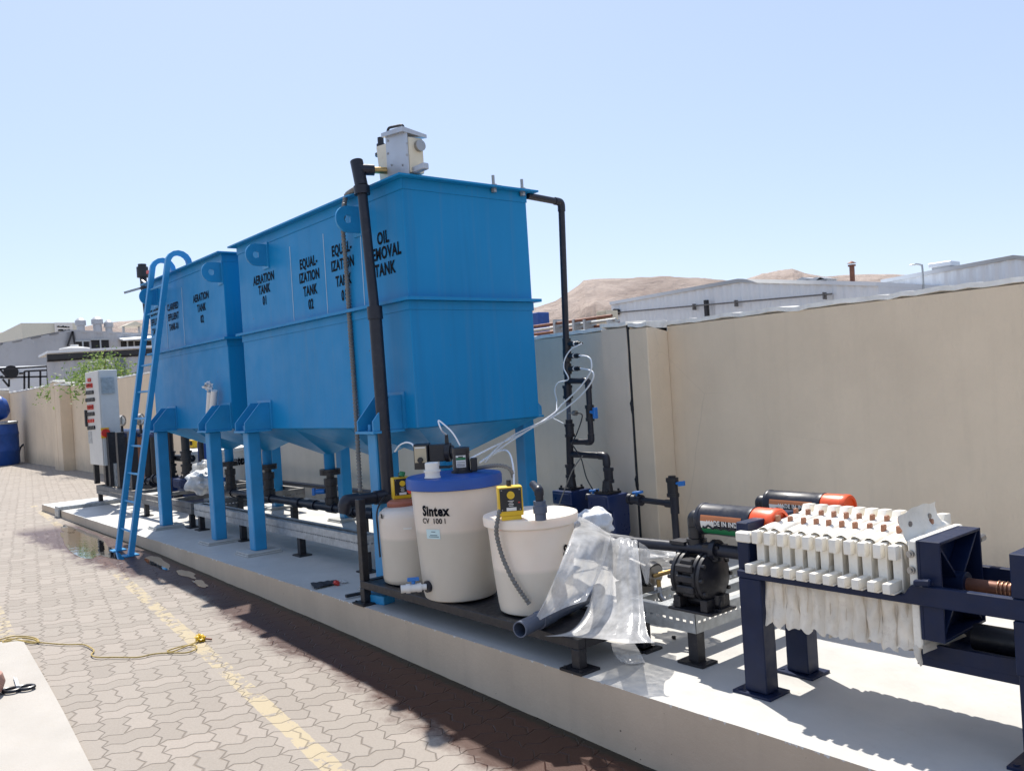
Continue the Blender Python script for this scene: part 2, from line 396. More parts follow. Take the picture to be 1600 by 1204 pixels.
def paving_mat():
    m, nt, b = new_mat('wavy_block_paving'); L = nt.links.new
    tc = nt.nodes.new('ShaderNodeTexCoord'); obj = tc.outputs['Object']
    mp = nt.nodes.new('ShaderNodeMapping'); mp.vector_type = 'POINT'; mp.inputs['Rotation'].default_value = (0,0,rad(-80)); mp.inputs['Scale'].default_value = (1/.24,)*3
    L(obj, mp.inputs[0]); sp = nt.nodes.new('ShaderNodeSeparateXYZ'); L(mp.outputs[0], sp.inputs[0])
    def mth(op, a, b_=None, c=None):
        n = nt.nodes.new('ShaderNodeMath'); n.operation = op
        for i, q in enumerate((a, b_, c)):
            if q is None: continue
            if isinstance(q, (int, float)): n.inputs[i].default_value = q
            else: L(q, n.inputs[i])
        return n.outputs[0]
    wob = noise_tex(nt, mp.outputs[0], .8, 2); wob2 = noise_tex(nt, coords(nt), 3.1, 2)
    u = mth('ADD', sp.outputs[0], mth('MULTIPLY', mth('SUBTRACT', wob, .5), .35)); v = mth('ADD', sp.outputs[1], mth('MULTIPLY', mth('SUBTRACT', wob2, .5), .30))
    def zig(x): # rounded triangle wave, two periods per block
        return mth('MULTIPLY', mth('SUBTRACT', mth('ABSOLUTE', mth('SUBTRACT', mth('FRACT', mth('MULTIPLY', x, 2.0)), .5)), .25), .26)
    uu = mth('ADD', u, zig(v)); vv = mth('ADD', v, zig(mth('ADD', u, .13)))
    fu, fv = mth('FRACT', uu), mth('FRACT', vv)
    par = mth('MODULO', mth('ABSOLUTE', mth('ADD', mth('FLOOR', uu), mth('FLOOR', vv))), 2.0)
    eu = mth('MULTIPLY', 1.5, mth('MINIMUM', fu, mth('SUBTRACT', 1.0, fu))); ev = mth('MINIMUM', fv, mth('SUBTRACT', 1.0, fv))
    mu = mth('ABSOLUTE', mth('SUBTRACT', fu, .5)); mv = mth('ABSOLUTE', mth('SUBTRACT', fv, .5))
    mid = mth('ADD', mth('MULTIPLY', mu, par), mth('MULTIPLY', mv, mth('SUBTRACT', 1.0, par)))
    d = mth('MINIMUM', mth('MINIMUM', eu, ev), mid)
    jn = noise_tex(nt, obj, 2.3, 4); jw = mth('ADD', .006, mth('MULTIPLY', mth('POWER', jn, 1.6), .075))
    joint = nt.nodes.new('ShaderNodeMapRange'); L(d, joint.inputs[0]); joint.inputs[1].default_value = 0; L(jw, joint.inputs[2]); joint.inputs[3].default_value = 1; joint.inputs[4].default_value = 0
    # one tint per block
    half = mth('ADD', mth('MULTIPLY', mth('GREATER_THAN', fu, .5), par), mth('MULTIPLY', mth('GREATER_THAN', fv, .5), mth('SUBTRACT', 1.0, par)))
    cv = nt.nodes.new('ShaderNodeCombineXYZ'); L(mth('FLOOR', uu), cv.inputs[0]); L(mth('FLOOR', vv), cv.inputs[1]); L(half, cv.inputs[2])
    wn_ = nt.nodes.new('ShaderNodeTexWhiteNoise'); L(cv.outputs[0], wn_.inputs[0])
    c = ramp(nt, wn_.outputs[0], [(0, (.288,.250,.213)), (.5, (.318,.278,.238)), (1, (.352,.305,.262))])
    big = noise_tex(nt, obj, .9, 6, .6); c = mixc(nt, ramp(nt, big, [(.35, (0,0,0)), (.7, (.45,)*3)]), c, (.315,.28,.24))
    fine = noise_tex(nt, obj, 90, 5, .7); c = mixc(nt, .35, c, ramp(nt, fine, [(.3, (.55,.55,.55)), (.7, (1,1,1))]), 'MULTIPLY')
    c = mixc(nt, mth('MULTIPLY', joint.outputs[0], .58), c, (.135,.105,.08))
    # painted yellow line: a worn stripe that follows the paving
    s3 = nt.nodes.new('ShaderNodeSeparateXYZ'); L(obj, s3.inputs[0]); X, Y = s3.outputs[0], s3.outputs[1]
    def stripe(x0, y0, k, w, lo, hi):
        line = mth('SUBTRACT', Y, mth('ADD', y0, mth('MULTIPLY', mth('SUBTRACT', X, x0), k)))
        wig = mth('ADD', line, mth('MULTIPLY', mth('SUBTRACT', noise_tex(nt, obj, 7, 5, .7), .5), .035))
        a = mth('LESS_THAN', mth('ABSOLUTE', wig), w)
        return mth('MULTIPLY', a, mth('MULTIPLY', mth('GREATER_THAN', X, lo), mth('LESS_THAN', X, hi)))
    st = mth('MAXIMUM', stripe(-6.5, 2.005, -.086, .050, -16, 2), stripe(-8.0, 1.0, -.064, .15, -16, -6.95))
    worn = mth('MULTIPLY', st, mth('GREATER_THAN', mth('ADD', noise_tex(nt, obj, 11, 7, .7), mth('MULTIPLY', noise_tex(nt, obj, 1.6, 3), .55)), .77))
    c = mixc(nt, mth('MULTIPLY', worn, mth('SUBTRACT', .80, mth('MULTIPLY', joint.outputs[0], .5))), c, (.43,.355,.225))
    # wet band beside the plinth: soaked paving is darker and glossy
    dist = mth('ABSOLUTE', mth('SUBTRACT', 2.765, Y))
    px_ = N(nt, 'ShaderNodeMapRange'); L(X, px_.inputs[0]); px_.inputs[1].default_value = -9.5; px_.inputs[2].default_value = -8.2; px_.inputs[3].default_value = .30; px_.inputs[4].default_value = 0
    pn_ = N(nt, 'ShaderNodeMapRange'); L(X, pn_.inputs[0]); pn_.inputs[1].default_value = -5.6; pn_.inputs[2].default_value = -3.6; pn_.inputs[3].default_value = 0; pn_.inputs[4].default_value = .12
    wid = mth('ADD', mth('ADD', .10, mth('ADD', px_.outputs[0], pn_.outputs[0])), mth('MULTIPLY', noise_tex(nt, obj, .55, 3), .55))
    wnz = mth('ADD', dist, mth('MULTIPLY', mth('SUBTRACT', noise_tex(nt, obj, 4.5, 7, .68), .5), .5))
    wet = nt.nodes.new('ShaderNodeMapRange'); L(mth('SUBTRACT', mth('ADD', wid, .06), wnz), wet.inputs[0]); wet.inputs[1].default_value = -.05; wet.inputs[2].default_value = .09
    lim = nt.nodes.new('ShaderNodeMapRange'); L(X, lim.inputs[0]); lim.inputs[1].default_value = -13.2; lim.inputs[2].default_value = -12.4
    w = mth('MULTIPLY', wet.outputs[0], lim.outputs[0])
    damp = mixc(nt, 1.0, c, (.20,.088,.064), 'MULTIPLY'); c = mixc(nt, w, c, damp)
    # mossy dirt right at the foot of the plinth
    moss = nt.nodes.new('ShaderNodeMapRange'); L(mth('ADD', dist, mth('MULTIPLY', mth('SUBTRACT', noise_tex(nt, obj, 14, 6, .7), .5), .10)), moss.inputs[0]); moss.inputs[1].default_value = .065; moss.inputs[2].default_value = .035
    c = mixc(nt, mth('MULTIPLY', mth('MULTIPLY', moss.outputs[0], lim.outputs[0]), .85), c, (.022,.02,.012))
    L(c, b.inputs['Base Color'])
    rg = mth('ADD', .85, mth('MULTIPLY', w, -.45)); L(rg, b.inputs['Roughness']); b.inputs['Specular IOR Level'].default_value = .35
    h = mth('SUBTRACT', mth('MULTIPLY', fine, .18), joint.outputs[0]); bump(nt, b, h, .7, .008)
    return m
M['paving'] = paving_mat()
M['kerb'] = mat('pale_kerb_concrete', (.40, .37, .33), .85, var=.07, vs=3, dirt=.35, dirtc=(.40,.36,.30), bmp=.25, bs=50)

def rock_mat(name, a, bcol, sc):
    m, nt, b = new_mat(name); v = coords(nt)
    c = ramp(nt, noise_tex(nt, v, sc, 10, .68), [(.38, a), (.62, bcol)])
    c = mixc(nt, ramp(nt, noise_tex(nt, coords(nt, (1,1,4)), sc*2.2, 8, .7), [(.5, (0,0,0)), (.75, (.5,)*3)]), c, tuple(k*.6 for k in a))
    nt.links.new(c, b.inputs['Base Color']); b.inputs['Roughness'].default_value = .95; b.inputs['Specular IOR Level'].default_value = .1
    bump(nt, b, noise_tex(nt, v, sc*3, 8, .7), .8, 6.0)
    return m
M['sand'] = rock_mat('desert_ground', (.42,.34,.26), (.52,.43,.34), .05)
M['rock'] = rock_mat('bare_rock', (.29,.232,.20), (.46,.38,.33), .03)

def leaf_mat():
    m, nt, b = new_mat('leaf'); oi = nt.nodes.new('ShaderNodeNewGeometry')
    c = ramp(nt, oi.outputs['Random Per Island'], [(0, (.08,.15,.03)), (.5, (.16,.25,.055)), (1, (.28,.36,.11))])
    nt.links.new(c, b.inputs['Base Color']); b.inputs['Roughness'].default_value = .6
    tl = nt.nodes.new('ShaderNodeBsdfTranslucent'); nt.links.new(c, tl.inputs[0]); mx = nt.nodes.new('ShaderNodeMixShader'); mx.inputs[0].default_value = .35
    nt.links.new(b.outputs[0], mx.inputs[1]); nt.links.new(tl.outputs[0], mx.inputs[2]); nt.links.new(mx.outputs[0], nt.nodes['Material Output'].inputs[0])
    return m
M['leaf'] = leaf_mat()
def water_mat():
    m, nt, b = new_mat('puddle_water'); b.inputs['Base Color'].default_value = (.5,.47,.42,1); b.inputs['Roughness'].default_value = .03
    b.inputs['Transmission Weight'].default_value = 1.0; b.inputs['IOR'].default_value = 1.33
    gl = nt.nodes.new('ShaderNodeBsdfGlossy'); gl.inputs['Roughness'].default_value = .03; tr = nt.nodes.new('ShaderNodeBsdfTransparent'); tr.inputs[0].default_value = (.62,.55,.47,1)
    fr = nt.nodes.new('ShaderNodeFresnel'); fr.inputs[0].default_value = 1.36; mx = nt.nodes.new('ShaderNodeMixShader')
    bp = nt.nodes.new('ShaderNodeBump'); bp.inputs['Strength'].default_value = .05; bp.inputs['Distance'].default_value = .02
    nt.links.new(noise_tex(nt, coords(nt), 9, 3), bp.inputs['Height']); nt.links.new(bp.outputs[0], gl.inputs['Normal'])
    nt.links.new(fr.outputs[0], mx.inputs[0]); nt.links.new(tr.outputs[0], mx.inputs[1]); nt.links.new(gl.outputs[0], mx.inputs[2])
    nt.links.new(mx.outputs[0], nt.nodes['Material Output'].inputs[0])
    return m
M['water'] = water_mat()

# ------------------------------------------------------------------ setting: ground, paving, platform
PY = 2.765          # front face of the plinth
WY = 5.35           # face of the boundary wall
g = MB()
gxs = [-3000, -400, -60, -15, -9.4, -5.6, -2.5, 0, 3, 60, 600]
for a, b_ in zip(gxs, gxs[1:]):
    for c, d in ((-3000, -60), (-60, 60), (60, 3000)):
        g.add([(a, c, gz(a)-.02), (b_, c, gz(b_)-.02), (b_, d, gz(b_)-.02), (a, d, gz(a)-.02)], [(0,1,2,3)])
tag(g.build('ground', M['sand'], sharp=180), kind='structure')
g = MB(); gxs = [-38.5, -15, -12, -9.4, -7.5, -5.6, -4, -2.5, -1, 0, 3, 12]
for a, b_ in zip(gxs, gxs[1:]):
    g.add([(a, -14, gz(a)), (b_, -14, gz(b_)), (b_, WY+.1, gz(b_)), (a, WY+.1, gz(a))], [(0,1,2,3)])
tag(g.build('paving', M['paving'], sharp=180), kind='structure')
# pale concrete strip in the left foreground
g = MB(); ke = [(-6.95, 1.098), (-5.7, 1.026), (-5.16, .993), (-4.38, .938), (-3.0, .85), (0, .66)]
for (x0, y0), (x1, y1) in zip(ke, ke[1:]):
    z0, z1 = gz(x0)+.012, gz(x1)+.012
    g.hexa([(x0,-4,z0-.1),(x1,-4,z1-.1),(x1,y1,z1-.1),(x0,y0,z0-.1),(x0,-4,z0),(x1,-4,z1),(x1,y1,z1),(x0,y0,z0)])
tag(g.build('pavement', M['kerb'], sharp=30), kind='structure')
# raised concrete platform
g = MB()
def plinth_grid(x0, x1, n):
    pass
def slab_edge(x): return PY + .006*noise.noise(Vector((x*1.7, 0, 0)))+.004*noise.noise(Vector((x*9, 3, 0)))-.010*max(0, noise.noise(Vector((x*3.1, 8, 0)))-.35)
g.mat(0); xs = [-15.0+i*.12 for i in range(int(16.5/.12)+1)]
def top(u, v):
    x = xs[0]+(xs[-1]-xs[0])*u; y = slab_edge(x)+(WY+.05-PY)*v
    return (x, y, 0)
g.grid(top, 420, 1); g.mat(1)
def front(u, v):
    x = xs[0]+(xs[-1]-xs[0])*u; return (x, slab_edge(x), -.6+.6*v)
g.grid(front, 420, 1)
g.add([(-15, PY, -.6), (-15, PY, 0), (-15, WY+.05, 0), (-15, WY+.05, -.6)], [(0,1,2,3)])
tag(g.build('platform', [M['slab'], M['plinth']], sharp=30), kind='structure')
# puddle beside the plinth
def puddle(cx, cy, a, b_, seed):
    mb = MB(); n = 72; vs = []; rim = []
    for i in range(n):
        t = 2*math.pi*i/n; k = 1+.55*noise.noise(Vector((math.cos(t)*1.4+seed, math.sin(t)*1.4, seed)))+.07*noise.noise(Vector((math.cos(t)*5+seed, math.sin(t)*5, seed)))
        x = cx+a*math.cos(t)*k; y = min(cy+b_*math.sin(t)*k-.084*(x-cx), PY-.02); rim.append((x, y))
    K = 14
    for k in range(1, K+1):
        for x, y in rim: xx = cx+(x-cx)*k/K; yy = cy-.0+(y-cy)*k/K; vs.append((xx, yy, gz(xx)+.005))
    vs.append((cx, cy, gz(cx)+.005)); fs = [(n*K, i, (i+1) % n) for i in range(n)]
    for k in range(K-1): fs += [(k*n+i, (k+1)*n+i, (k+1)*n+(i+1) % n, k*n+(i+1) % n) for i in range(n)]
    mb.add(vs, fs); tag(mb.build('water', M['water']), kind='structure')
puddle(-10.7, 2.42, 1.45, .20, 3.1); puddle(-8.75, 2.60, .36, .075, 9.4); puddle(-8.05, 2.63, .22, .05, 5.2); puddle(-7.55, 2.58, .20, .04, 7.7); puddle(-12.3, 2.55, .45, .07, 2.2)
# ------------------------------------------------------------------ boundary walls
def rough_cap(mb, x0, x1, y0, y1, z, along='x', seed=0, amp=.02):
    n = max(4, int(abs(x1-x0)/.08)); vs, fs = [], []
    for i in range(n+1):
        x = x0+(x1-x0)*i/n; d = amp*noise.noise(Vector((x*5, seed, 0)))+amp*.6*noise.noise(Vector((x*17, seed, 3)))
        e = .012*abs(noise.noise(Vector((x*9, seed, 7))))
        vs += [(x, y0-.004-e, z-.012-.9*amp+d*1.2), (x, y0-.004-e, z+d), (x, y1, z+d*.6+.01), (x, y1, z-.08)]
    for i in range(n):
        a, b_ = i*4, i*4+4
        fs += [(a, a+1, b_+1, b_), (a+1, a+2, b_+2, b_+1), (a+2, a+3, b_+3, b_+2), (a+3, a, b_, b_+3)]
    fs += [(0,3,2,1), (n*4, n*4+1, n*4+2, n*4+3)]
    mb.add(vs, fs)
JX = -4.655    # expansion joint in the pilaster
def wall_run(label, x0, x1, zt, m, piers=(), zb=-.6, capped=True, seed=0, drop=0.0):
    t = thing('boundary_wall', ((x0+x1)/2, WY, 0), label, 'wall', 'boundary wall sections')
    w = MB(); w.hexa([(x0,WY,zb),(x1,WY,zb),(x1,WY+.22,zb),(x0,WY+.22,zb),(x0,WY,zt-.04),(x1,WY,zt-.04),(x1,WY+.22,zt-.04),(x0,WY+.22,zt-.04)])
    w.build('wall', m, t)
    for (a, b_, y, dz) in piers:
        p = MB(); p.box(a, b_, y, WY-.001, zb, zt-.045+dz); p.build('pilaster', m, t, bevel=.006)
    c = MB(); rough_cap(c, x0, x1, WY, WY+.23, zt, seed=seed)
    for (a, b_, y, dz) in piers: rough_cap(c, a, b_, y, WY-.001, zt+dz, seed=seed+4)
    c.build('coping', M['plaster'], t)
    return t
PF = 5.10
wall_run('tan rendered wall behind the filter press, right of the dark joint', JX+.012, 3.5, 1.83, M['wall'], [(JX+.012, -4.45, PF, 0)], seed=1)
wall_run('tan rendered wall with bounce light greyed into its colour, behind the big blue tanks, left of the dark joint', -15.2, JX-.012, 1.85, M['wall_bounce'], [(-4.95, JX-.012, PF, 0)], seed=2)
wall_run('warm tan wall section behind the control panel with a bush over it', -25.02, -15.22, 2.12, M['wall_far'], [(-25.02, -24.5, WY-.28, .05)], seed=3)
wall_run('warm tan wall section between the blue barrels and the panel wall', -36.3, -25.06, 2.22, M['wall_far'], [(-25.5, -25.06, WY-.28, .05), (-36.3, -33.2, WY-.3, .12)], seed=5)
jb = MB(); jb.tube([(JX+.006*noise.noise(Vector((0,0,i*.9))), PF+.012, -.01+i*1.83/16) for i in range(17)], .014, 6)
for k in (.55, 1.16): jb.blob((JX, PF+.002, k), (.02,.012,.05), 6, .3)
tag(jb.build('joint_filler', M['dark']), 'dark crumbling joint filler running down the wall pilaster', 'joint filler')
t = thing('end_wall', (-37.2, 0, 0), 'tan end wall behind the blue barrels at the far left', 'wall')
w = MB(); w.box(-37.4, -37.15, -9, WY, -.3, 2.52); w.build('wall', M['wall_far'], t)
c = MB(); c.box(-37.42, -37.12, -9.02, WY, 2.521, 2.56); c.build('coping', M['wall_far'], t)

# ------------------------------------------------------------------ background
def hill(name, pts, dist, depth, seed, m, y_base=-3):
    """ridge through the given sky-line directions, with real depth behind and in front of it"""
    mb = MB(); P = []
    for px, py in pts:
        d = ray(px, py); h = math.hypot(d.x, d.y); P.append((d.x/h, d.y/h, d.z/h))
    def at_(u):
        k = u*(len(P)-1); i = min(int(k), len(P)-2); f = k-i
        return [P[i][j]*(1-f)+P[i+1][j]*f for j in range(3)]
    def fn(u, v):
        a = at_(u); hz = a[2]*dist+CAM_H
        s = v*2-1                                   # -1 foot nearest us, 0 ridge, 1 far foot
        prof = max(0, 1-abs(s)**1.25)
        r = dist+depth*s
        nz = noise.fractal(Vector((a[0]*dist*.03+seed, r*.018, seed)), .75, 2.2, 8)
        z = y_base+(hz-y_base)*prof+nz*hz*.2*(1-abs(1-2*prof)*.86)*(0.25 if abs(s) < .04 else 1)
        return (a[0]*r, a[1]*r, z)
    mb.grid(fn, 150, 44)
    return tag(mb.build(name, m, sharp=180), kind='structure')
hill('hills', [(780,500),(815,483),(838,480),(868,470),(895,452),(905,445),(912,438),(930,436),(1000,434),(1080,436),(1130,437),(1175,445),(1250,452),(1330,462),(1420,470)], 420, 170, 4, M['rock'])
hill('hills', [(1020,470),(1110,450),(1160,438),(1185,430),(1210,424),(1238,420),(1258,427),(1290,433),(1318,429),(1360,428),(1400,428),(1440,431),(1520,440),(1620,452)], 700, 260, 8, M['rock'])
hill('hills', [(-80,530),(-20,524),(0,520),(22,516),(40,520),(80,520),(120,512),(160,505),(188,502),(230,499),(280,505),(360,512),(460,520),(600,525)], 800, 300, 15, M['rock'])

def corrugated(mb, p, q, z0, z1a, z1b, pitch, amp, nrm):
    """ribbed wall sheet from p to q (ground points), top height running from z1a to z1b"""
    p, q, nrm = Vector(p), Vector(q), Vector(nrm); n = int((q-p).length/pitch)*4; prof = (0, 1, 1, 0); vs, fs = [], []
    for i in range(n+1):
        u = i/n; a = p.lerp(q, u)+nrm*(amp*prof[i % 4]); z1 = z1a+(z1b-z1a)*u
        vs += [(a.x, a.y, z0), (a.x, a.y, z1)]
    for i in range(n): fs.append((i*2, i*2+2, i*2+3, i*2+1))
    mb.add(vs, fs)
def P2(px, py, **k): v = U(px, py, **k); return v

# --- right-hand warehouses beyond the wall (facing -Y)
Y1 = 34.0
def gable(name, label, Yp, pl, pr, pts, m, depth=26, pitch=.5, gid=None):
    """gable front in the plane Y=Yp; pts are the roof line from left to right"""
    Q = [P2(x, y, Y=Yp) for x, y in pts]; t = thing(name, (Q[0].x, Yp, -.4), label, 'warehouse', gid)
    w = MB()
    for a, b_ in zip(Q, Q[1:]): corrugated(w, (a.x, Yp, 0), (b_.x, Yp, 0), -.5, a.z, b_.z, pitch, .05, (0,-1,0))
    w.box(Q[0].x+.01, Q[0].x+.1, Yp+.02, Yp+depth, -.5, Q[0].z); w.box(Q[-1].x-.1, Q[-1].x-.01, Yp+.02, Yp+depth, -.5, Q[-1].z-.02)
    w.build('wall', m, t, sharp=20)
    r = MB()
    for a, b_ in zip(Q, Q[1:]):
        r.hexa([(a.x,Yp-.12,a.z-.05),(b_.x,Yp-.12,b_.z-.05),(b_.x,Yp+depth,b_.z-.05),(a.x,Yp+depth,a.z-.05),(a.x,Yp-.12,a.z+.12),(b_.x,Yp-.12,b_.z+.12),(b_.x,Yp+depth,b_.z+.12),(a.x,Yp+depth,a.z+.12)])
    r.build('roof', M['corr2'], t)
    return t, Q
wh, Q = gable('warehouse', 'long pale ribbed warehouse with a low gable, behind the tan wall', Y1, None, None, [(955,475),(1155,439.5),(1372,445)], M['corr2'])
b_ = MB(); a0 = P2(955,489,Y=Y1-.25); a1 = P2(1300,459,Y=Y1-.25); b_.cyl(a0, a1, .035, n=8)
for fx in (.0, .43, .62, .97): p = a0.lerp(a1, fx); b_.box(p.x-.03, p.x+.03, Y1-.3, Y1-.06, p.z-.2, p.z+.1)
b_.build('wall_pipe', M['galvd'], wh)
b_ = MB(); p = P2(1103,480,Y=Y1-.2); b_.box(p.x-.08, p.x+.08, Y1-.25, Y1-.06, p.z-.5, p.z+.35); b_.build('downpipe', M['black'], wh)
b_ = MB(); p = P2(963,487,Y=Y1-.2); b_.cyl((p.x,Y1-.35,p.z),(p.x,Y1-.05,p.z),.16); b_.build('floodlight', M['dark'], wh)
for px, w_ in ((1262,.5),(1283,.6),(1290,.25)):
    p = P2(px, 437, Y=Y1+6); b_ = MB(); b_.box(p.x-w_, p.x+w_, Y1+5.6, Y1+6.4, p.z-.9, p.z-.05); b_.prism([(p.x-w_*1.2,Y1+5.5,p.z-.05),(p.x+w_*1.2,Y1+5.5,p.z-.05),(p.x,Y1+5.5,p.z+.12)], (0,1,0)); b_.build('roof_vent', M['corr'], wh)
Y2 = 40.0
wh2, Q2 = gable('warehouse', 'pale ribbed warehouse with a cooler on its roof, rising at the right edge', Y2, None, None, [(1378,441),(1585,403),(1720,414)], M['corr2'])
ac = thing('roof_cooler', P2(1475,425,Y=Y2+3), 'boxy grey air cooler standing on the right warehouse roof', 'air cooler')
p = P2(1475,414,Y=Y2+3); b_ = MB(); b_.box(p.x-.55, p.x+.55, Y2+2.5, Y2+3.5, p.z-.1, p.z+.12); b_.build('hood', M['corr2'], ac, bevel=.03)
b_ = MB(); b_.box(p.x-.42, p.x+.42, Y2+2.6, Y2+3.4, p.z-.55, p.z-.101); b_.build('housing', M['corr'], ac)
b_ = MB()
for sx in (-.4, .4):
    for sy in (2.65, 3.35): b_.box(p.x+sx-.04, p.x+sx+.04, Y2+sy-.04, Y2+sy+.04, p.z-1.0, p.z-.551)
b_.build('stand', M['galv'], ac)
ch = MB(); p = P2(1331,440,Y=Y1+9); q = P2(1331,416,Y=Y1+9); ch.cyl((p.x,p.y,p.z-2), q, .13, n=12); ch.cyl(q, q+Vector((0,0,.08)), .2, n=12); ch.cyl(q+Vector((0,0,.16)), q+Vector((0,0,.28)), .24, .02, n=12)
tag(ch.build('chimney', M['rust']), 'thin rusty brown flue rising above the long warehouse roof', 'chimney')
lp = thing('street_lamp', P2(1443,447,Y=38) - Vector((0,0,3)), 'slim grey street lamp with a curved arm by the right warehouse', 'street lamp')
p = P2(1443,449,Y=38); q = P2(1441,418,Y=38); b_ = MB(); b_.tube(smooth_path([p-Vector((0,0,3)), p, q, q+Vector((-.05,0,.12)), q+Vector((-.28,0,.2))]), .045, 8); b_.build('pole', M['galv'], lp)
e = q+Vector((-.28,0,.2)); b_ = MB(); b_.blob(e+Vector((-.12,0,-.02)), (.18,.07,.04), 6, 0); b_.build('lamp_head', M['galv'], lp)
for px in (1372, 1366, 1384):
    pass
# roof-edge pipe rack and air conditioner between tank and warehouse
rk = thing('pipe_rack', P2(900,520,Y=22), 'rusty pipe rack running behind the wall, right of the blue tank', 'pipe rack')
for i, py in enumerate((496, 502, 508)):
    a = P2(800, py+27, Y=22); b2 = P2(956, py-3 , Y=22); b_ = MB(); b_.cyl((a.x,22+i*.2,b2.z), (b2.x,22+i*.2,b2.z), .055, n=8); b_.build('pipe', M['rust'] if i != 1 else M['galv'], rk)
for px in (868, 898, 915, 952):
    a = P2(px, 500, Y=22); b_ = MB(); b_.box(a.x-.05, a.x+.05, 21.9, 22.5, -.4, a.z+.02); b_.build('post', M['galv'], rk)
a = P2(945, 493, Y=26); b_ = MB(); b_.box(a.x-.28, a.x+.28, 25.8, 26.5, a.z-.35, a.z+.2)
for k in range(6): b_.box(a.x-.25, a.x+.25, 25.77, 25.79, a.z-.3+k*.085, a.z-.26+k*.085)
b_.box(a.x-.28, a.x+.28, 25.85, 26.4, -.4, a.z-.36)
tag(b_.build('air_conditioner', M['cream']), 'small beige air conditioner unit at the left end of the long warehouse', 'air conditioner')
tk = thing('water_tank', P2(842,495,Y=26), 'dark blue tank just showing beside the tall blue tank, beyond the wall', 'water tank')
a = P2(840, 490, Y=26); b_ = MB(); b_.box(a.x-.5, a.x+.14, 25.9, 26.6, -.4, a.z+.06); b_.build('body', M['blued'], tk, bevel=.03)

# --- left-hand buildings beyond the wall (facing +X)
X1 = -78.0
def L(px, py, X=X1): return U(px, py, X=X)
wl_ = thing('warehouse', L(90, 600), 'big grey ribbed warehouse with dark openings at the far left', 'warehouse')
pts = [(-60,552),(0,537),(88,520),(112,516.5),(240,523),(330,535)]; Q = [L(*p) for p in pts]; w = MB()
for a, b2 in zip(Q, Q[1:]): corrugated(w, (X1, a.y, 0), (X1, b2.y, 0), -1, a.z, b2.z, 1.05, .10, (1,0,0))
w.build('wall', M['corr'], wl_, sharp=20); r = MB()
for a, b2 in zip(Q, Q[1:]): r.hexa([(X1+.06,a.y,a.z-.1),(X1+.06,b2.y,b2.z-.1),(X1-24,b2.y,b2.z-.1),(X1-24,a.y,a.z-.1),(X1+.06,a.y,a.z+.08),(X1+.06,b2.y,b2.z+.08),(X1-24,b2.y,b2.z+.08),(X1-24,a.y,a.z+.08)])
r.build('roof', M['corr'], wl_)
for (x0, y0, x1, y1) in ((118,534,139,549),(142,531.5,170,546),(188,533,208,544),(210,533,236,543)):
    a, b2 = L(x0, y0), L(x1, y1); f = MB(); z0, z1 = min(a.z, b2.z), max(a.z, b2.z)
    f.box(X1-.15, X1+.16, a.y, b2.y, z0, z1); o = f.build('window', M['dark'], wl_)
    f = MB(); ym = (a.y+b2.y)/2
    f.box(X1+.17, X1+.24, ym-.06, ym+.06, z0, z1); f.box(X1+.17, X1+.24, a.y-.1, b2.y+.1, z1+.001, z1+.12); f.build('frame', M['galv'], o)
a, b2 = L(184,530), L(240,526); f = MB(); f.hexa([(X1+.16,a.y,a.z),(X1+1.6,a.y,a.z-.25),(X1+1.6,b2.y,b2.z-.25),(X1+.16,b2.y,b2.z),(X1+.16,a.y,a.z+.1),(X1+1.6,a.y,a.z-.15),(X1+1.6,b2.y,b2.z-.15),(X1+.16,b2.y,b2.z+.1)]); f.build('awning', M['corr2'], wl_)
f = MB(); a, b2, c2 = L(112,518), L(104,541), L(116,541)
for e in (b2, c2): f.bar(Vector((X1+.3,a.y,a.z)), Vector((X1+.3,e.y,e.z)), .14, .14)
f.build('bracket', M['black'], wl_)
# white tanker-like unit with a round vent under the left warehouse
un = thing('utility_cabin', L(40, 600, -62), 'white low cabin with a round black fan behind the left wall', 'cabin')
a, b2 = L(-40, 574, -62), L(78, 610, -62); f = MB(); f.box(-64, -62, a.y, b2.y, -.2, a.z); f.build('wall', M['corr2'], un, bevel=.05)
a = L(17, 581, -62); f = MB(); f.cyl((-62.02,a.y,a.z),(-61.9,a.y,a.z),.42); f.build('fan', M['dark'], un)
for (x0,x1,y) in ((30,36,583),(0,4,588)):
    a, b2 = L(x0,y-1.2,-62), L(x1,y+1.2,-62); f = MB(); f.box(-62, -61.93, a.y, b2.y, b2.z, a.z); f.build('vent', M['dark'], un)
rl = thing('handrail', L(50, 600, -58), 'black steel handrail and stair in front of the white cabin', 'handrail'); f = MB()
for (p0, p1) in (((38,580),(75,578)),((38,580),(38,608)),((45,581),(45,608)),((63,580),(63,608)),((-10,590),(75,588)),((0,577),(12,590)),((-30,578),(75,572)),((4,592),(14,604)),((14,592),(14,604)),((74,570),(75,606))):
    f.bar(L(*p0, -58), L(*p1, -58), .10, .10)
f.build('rails', M['black'], rl); 
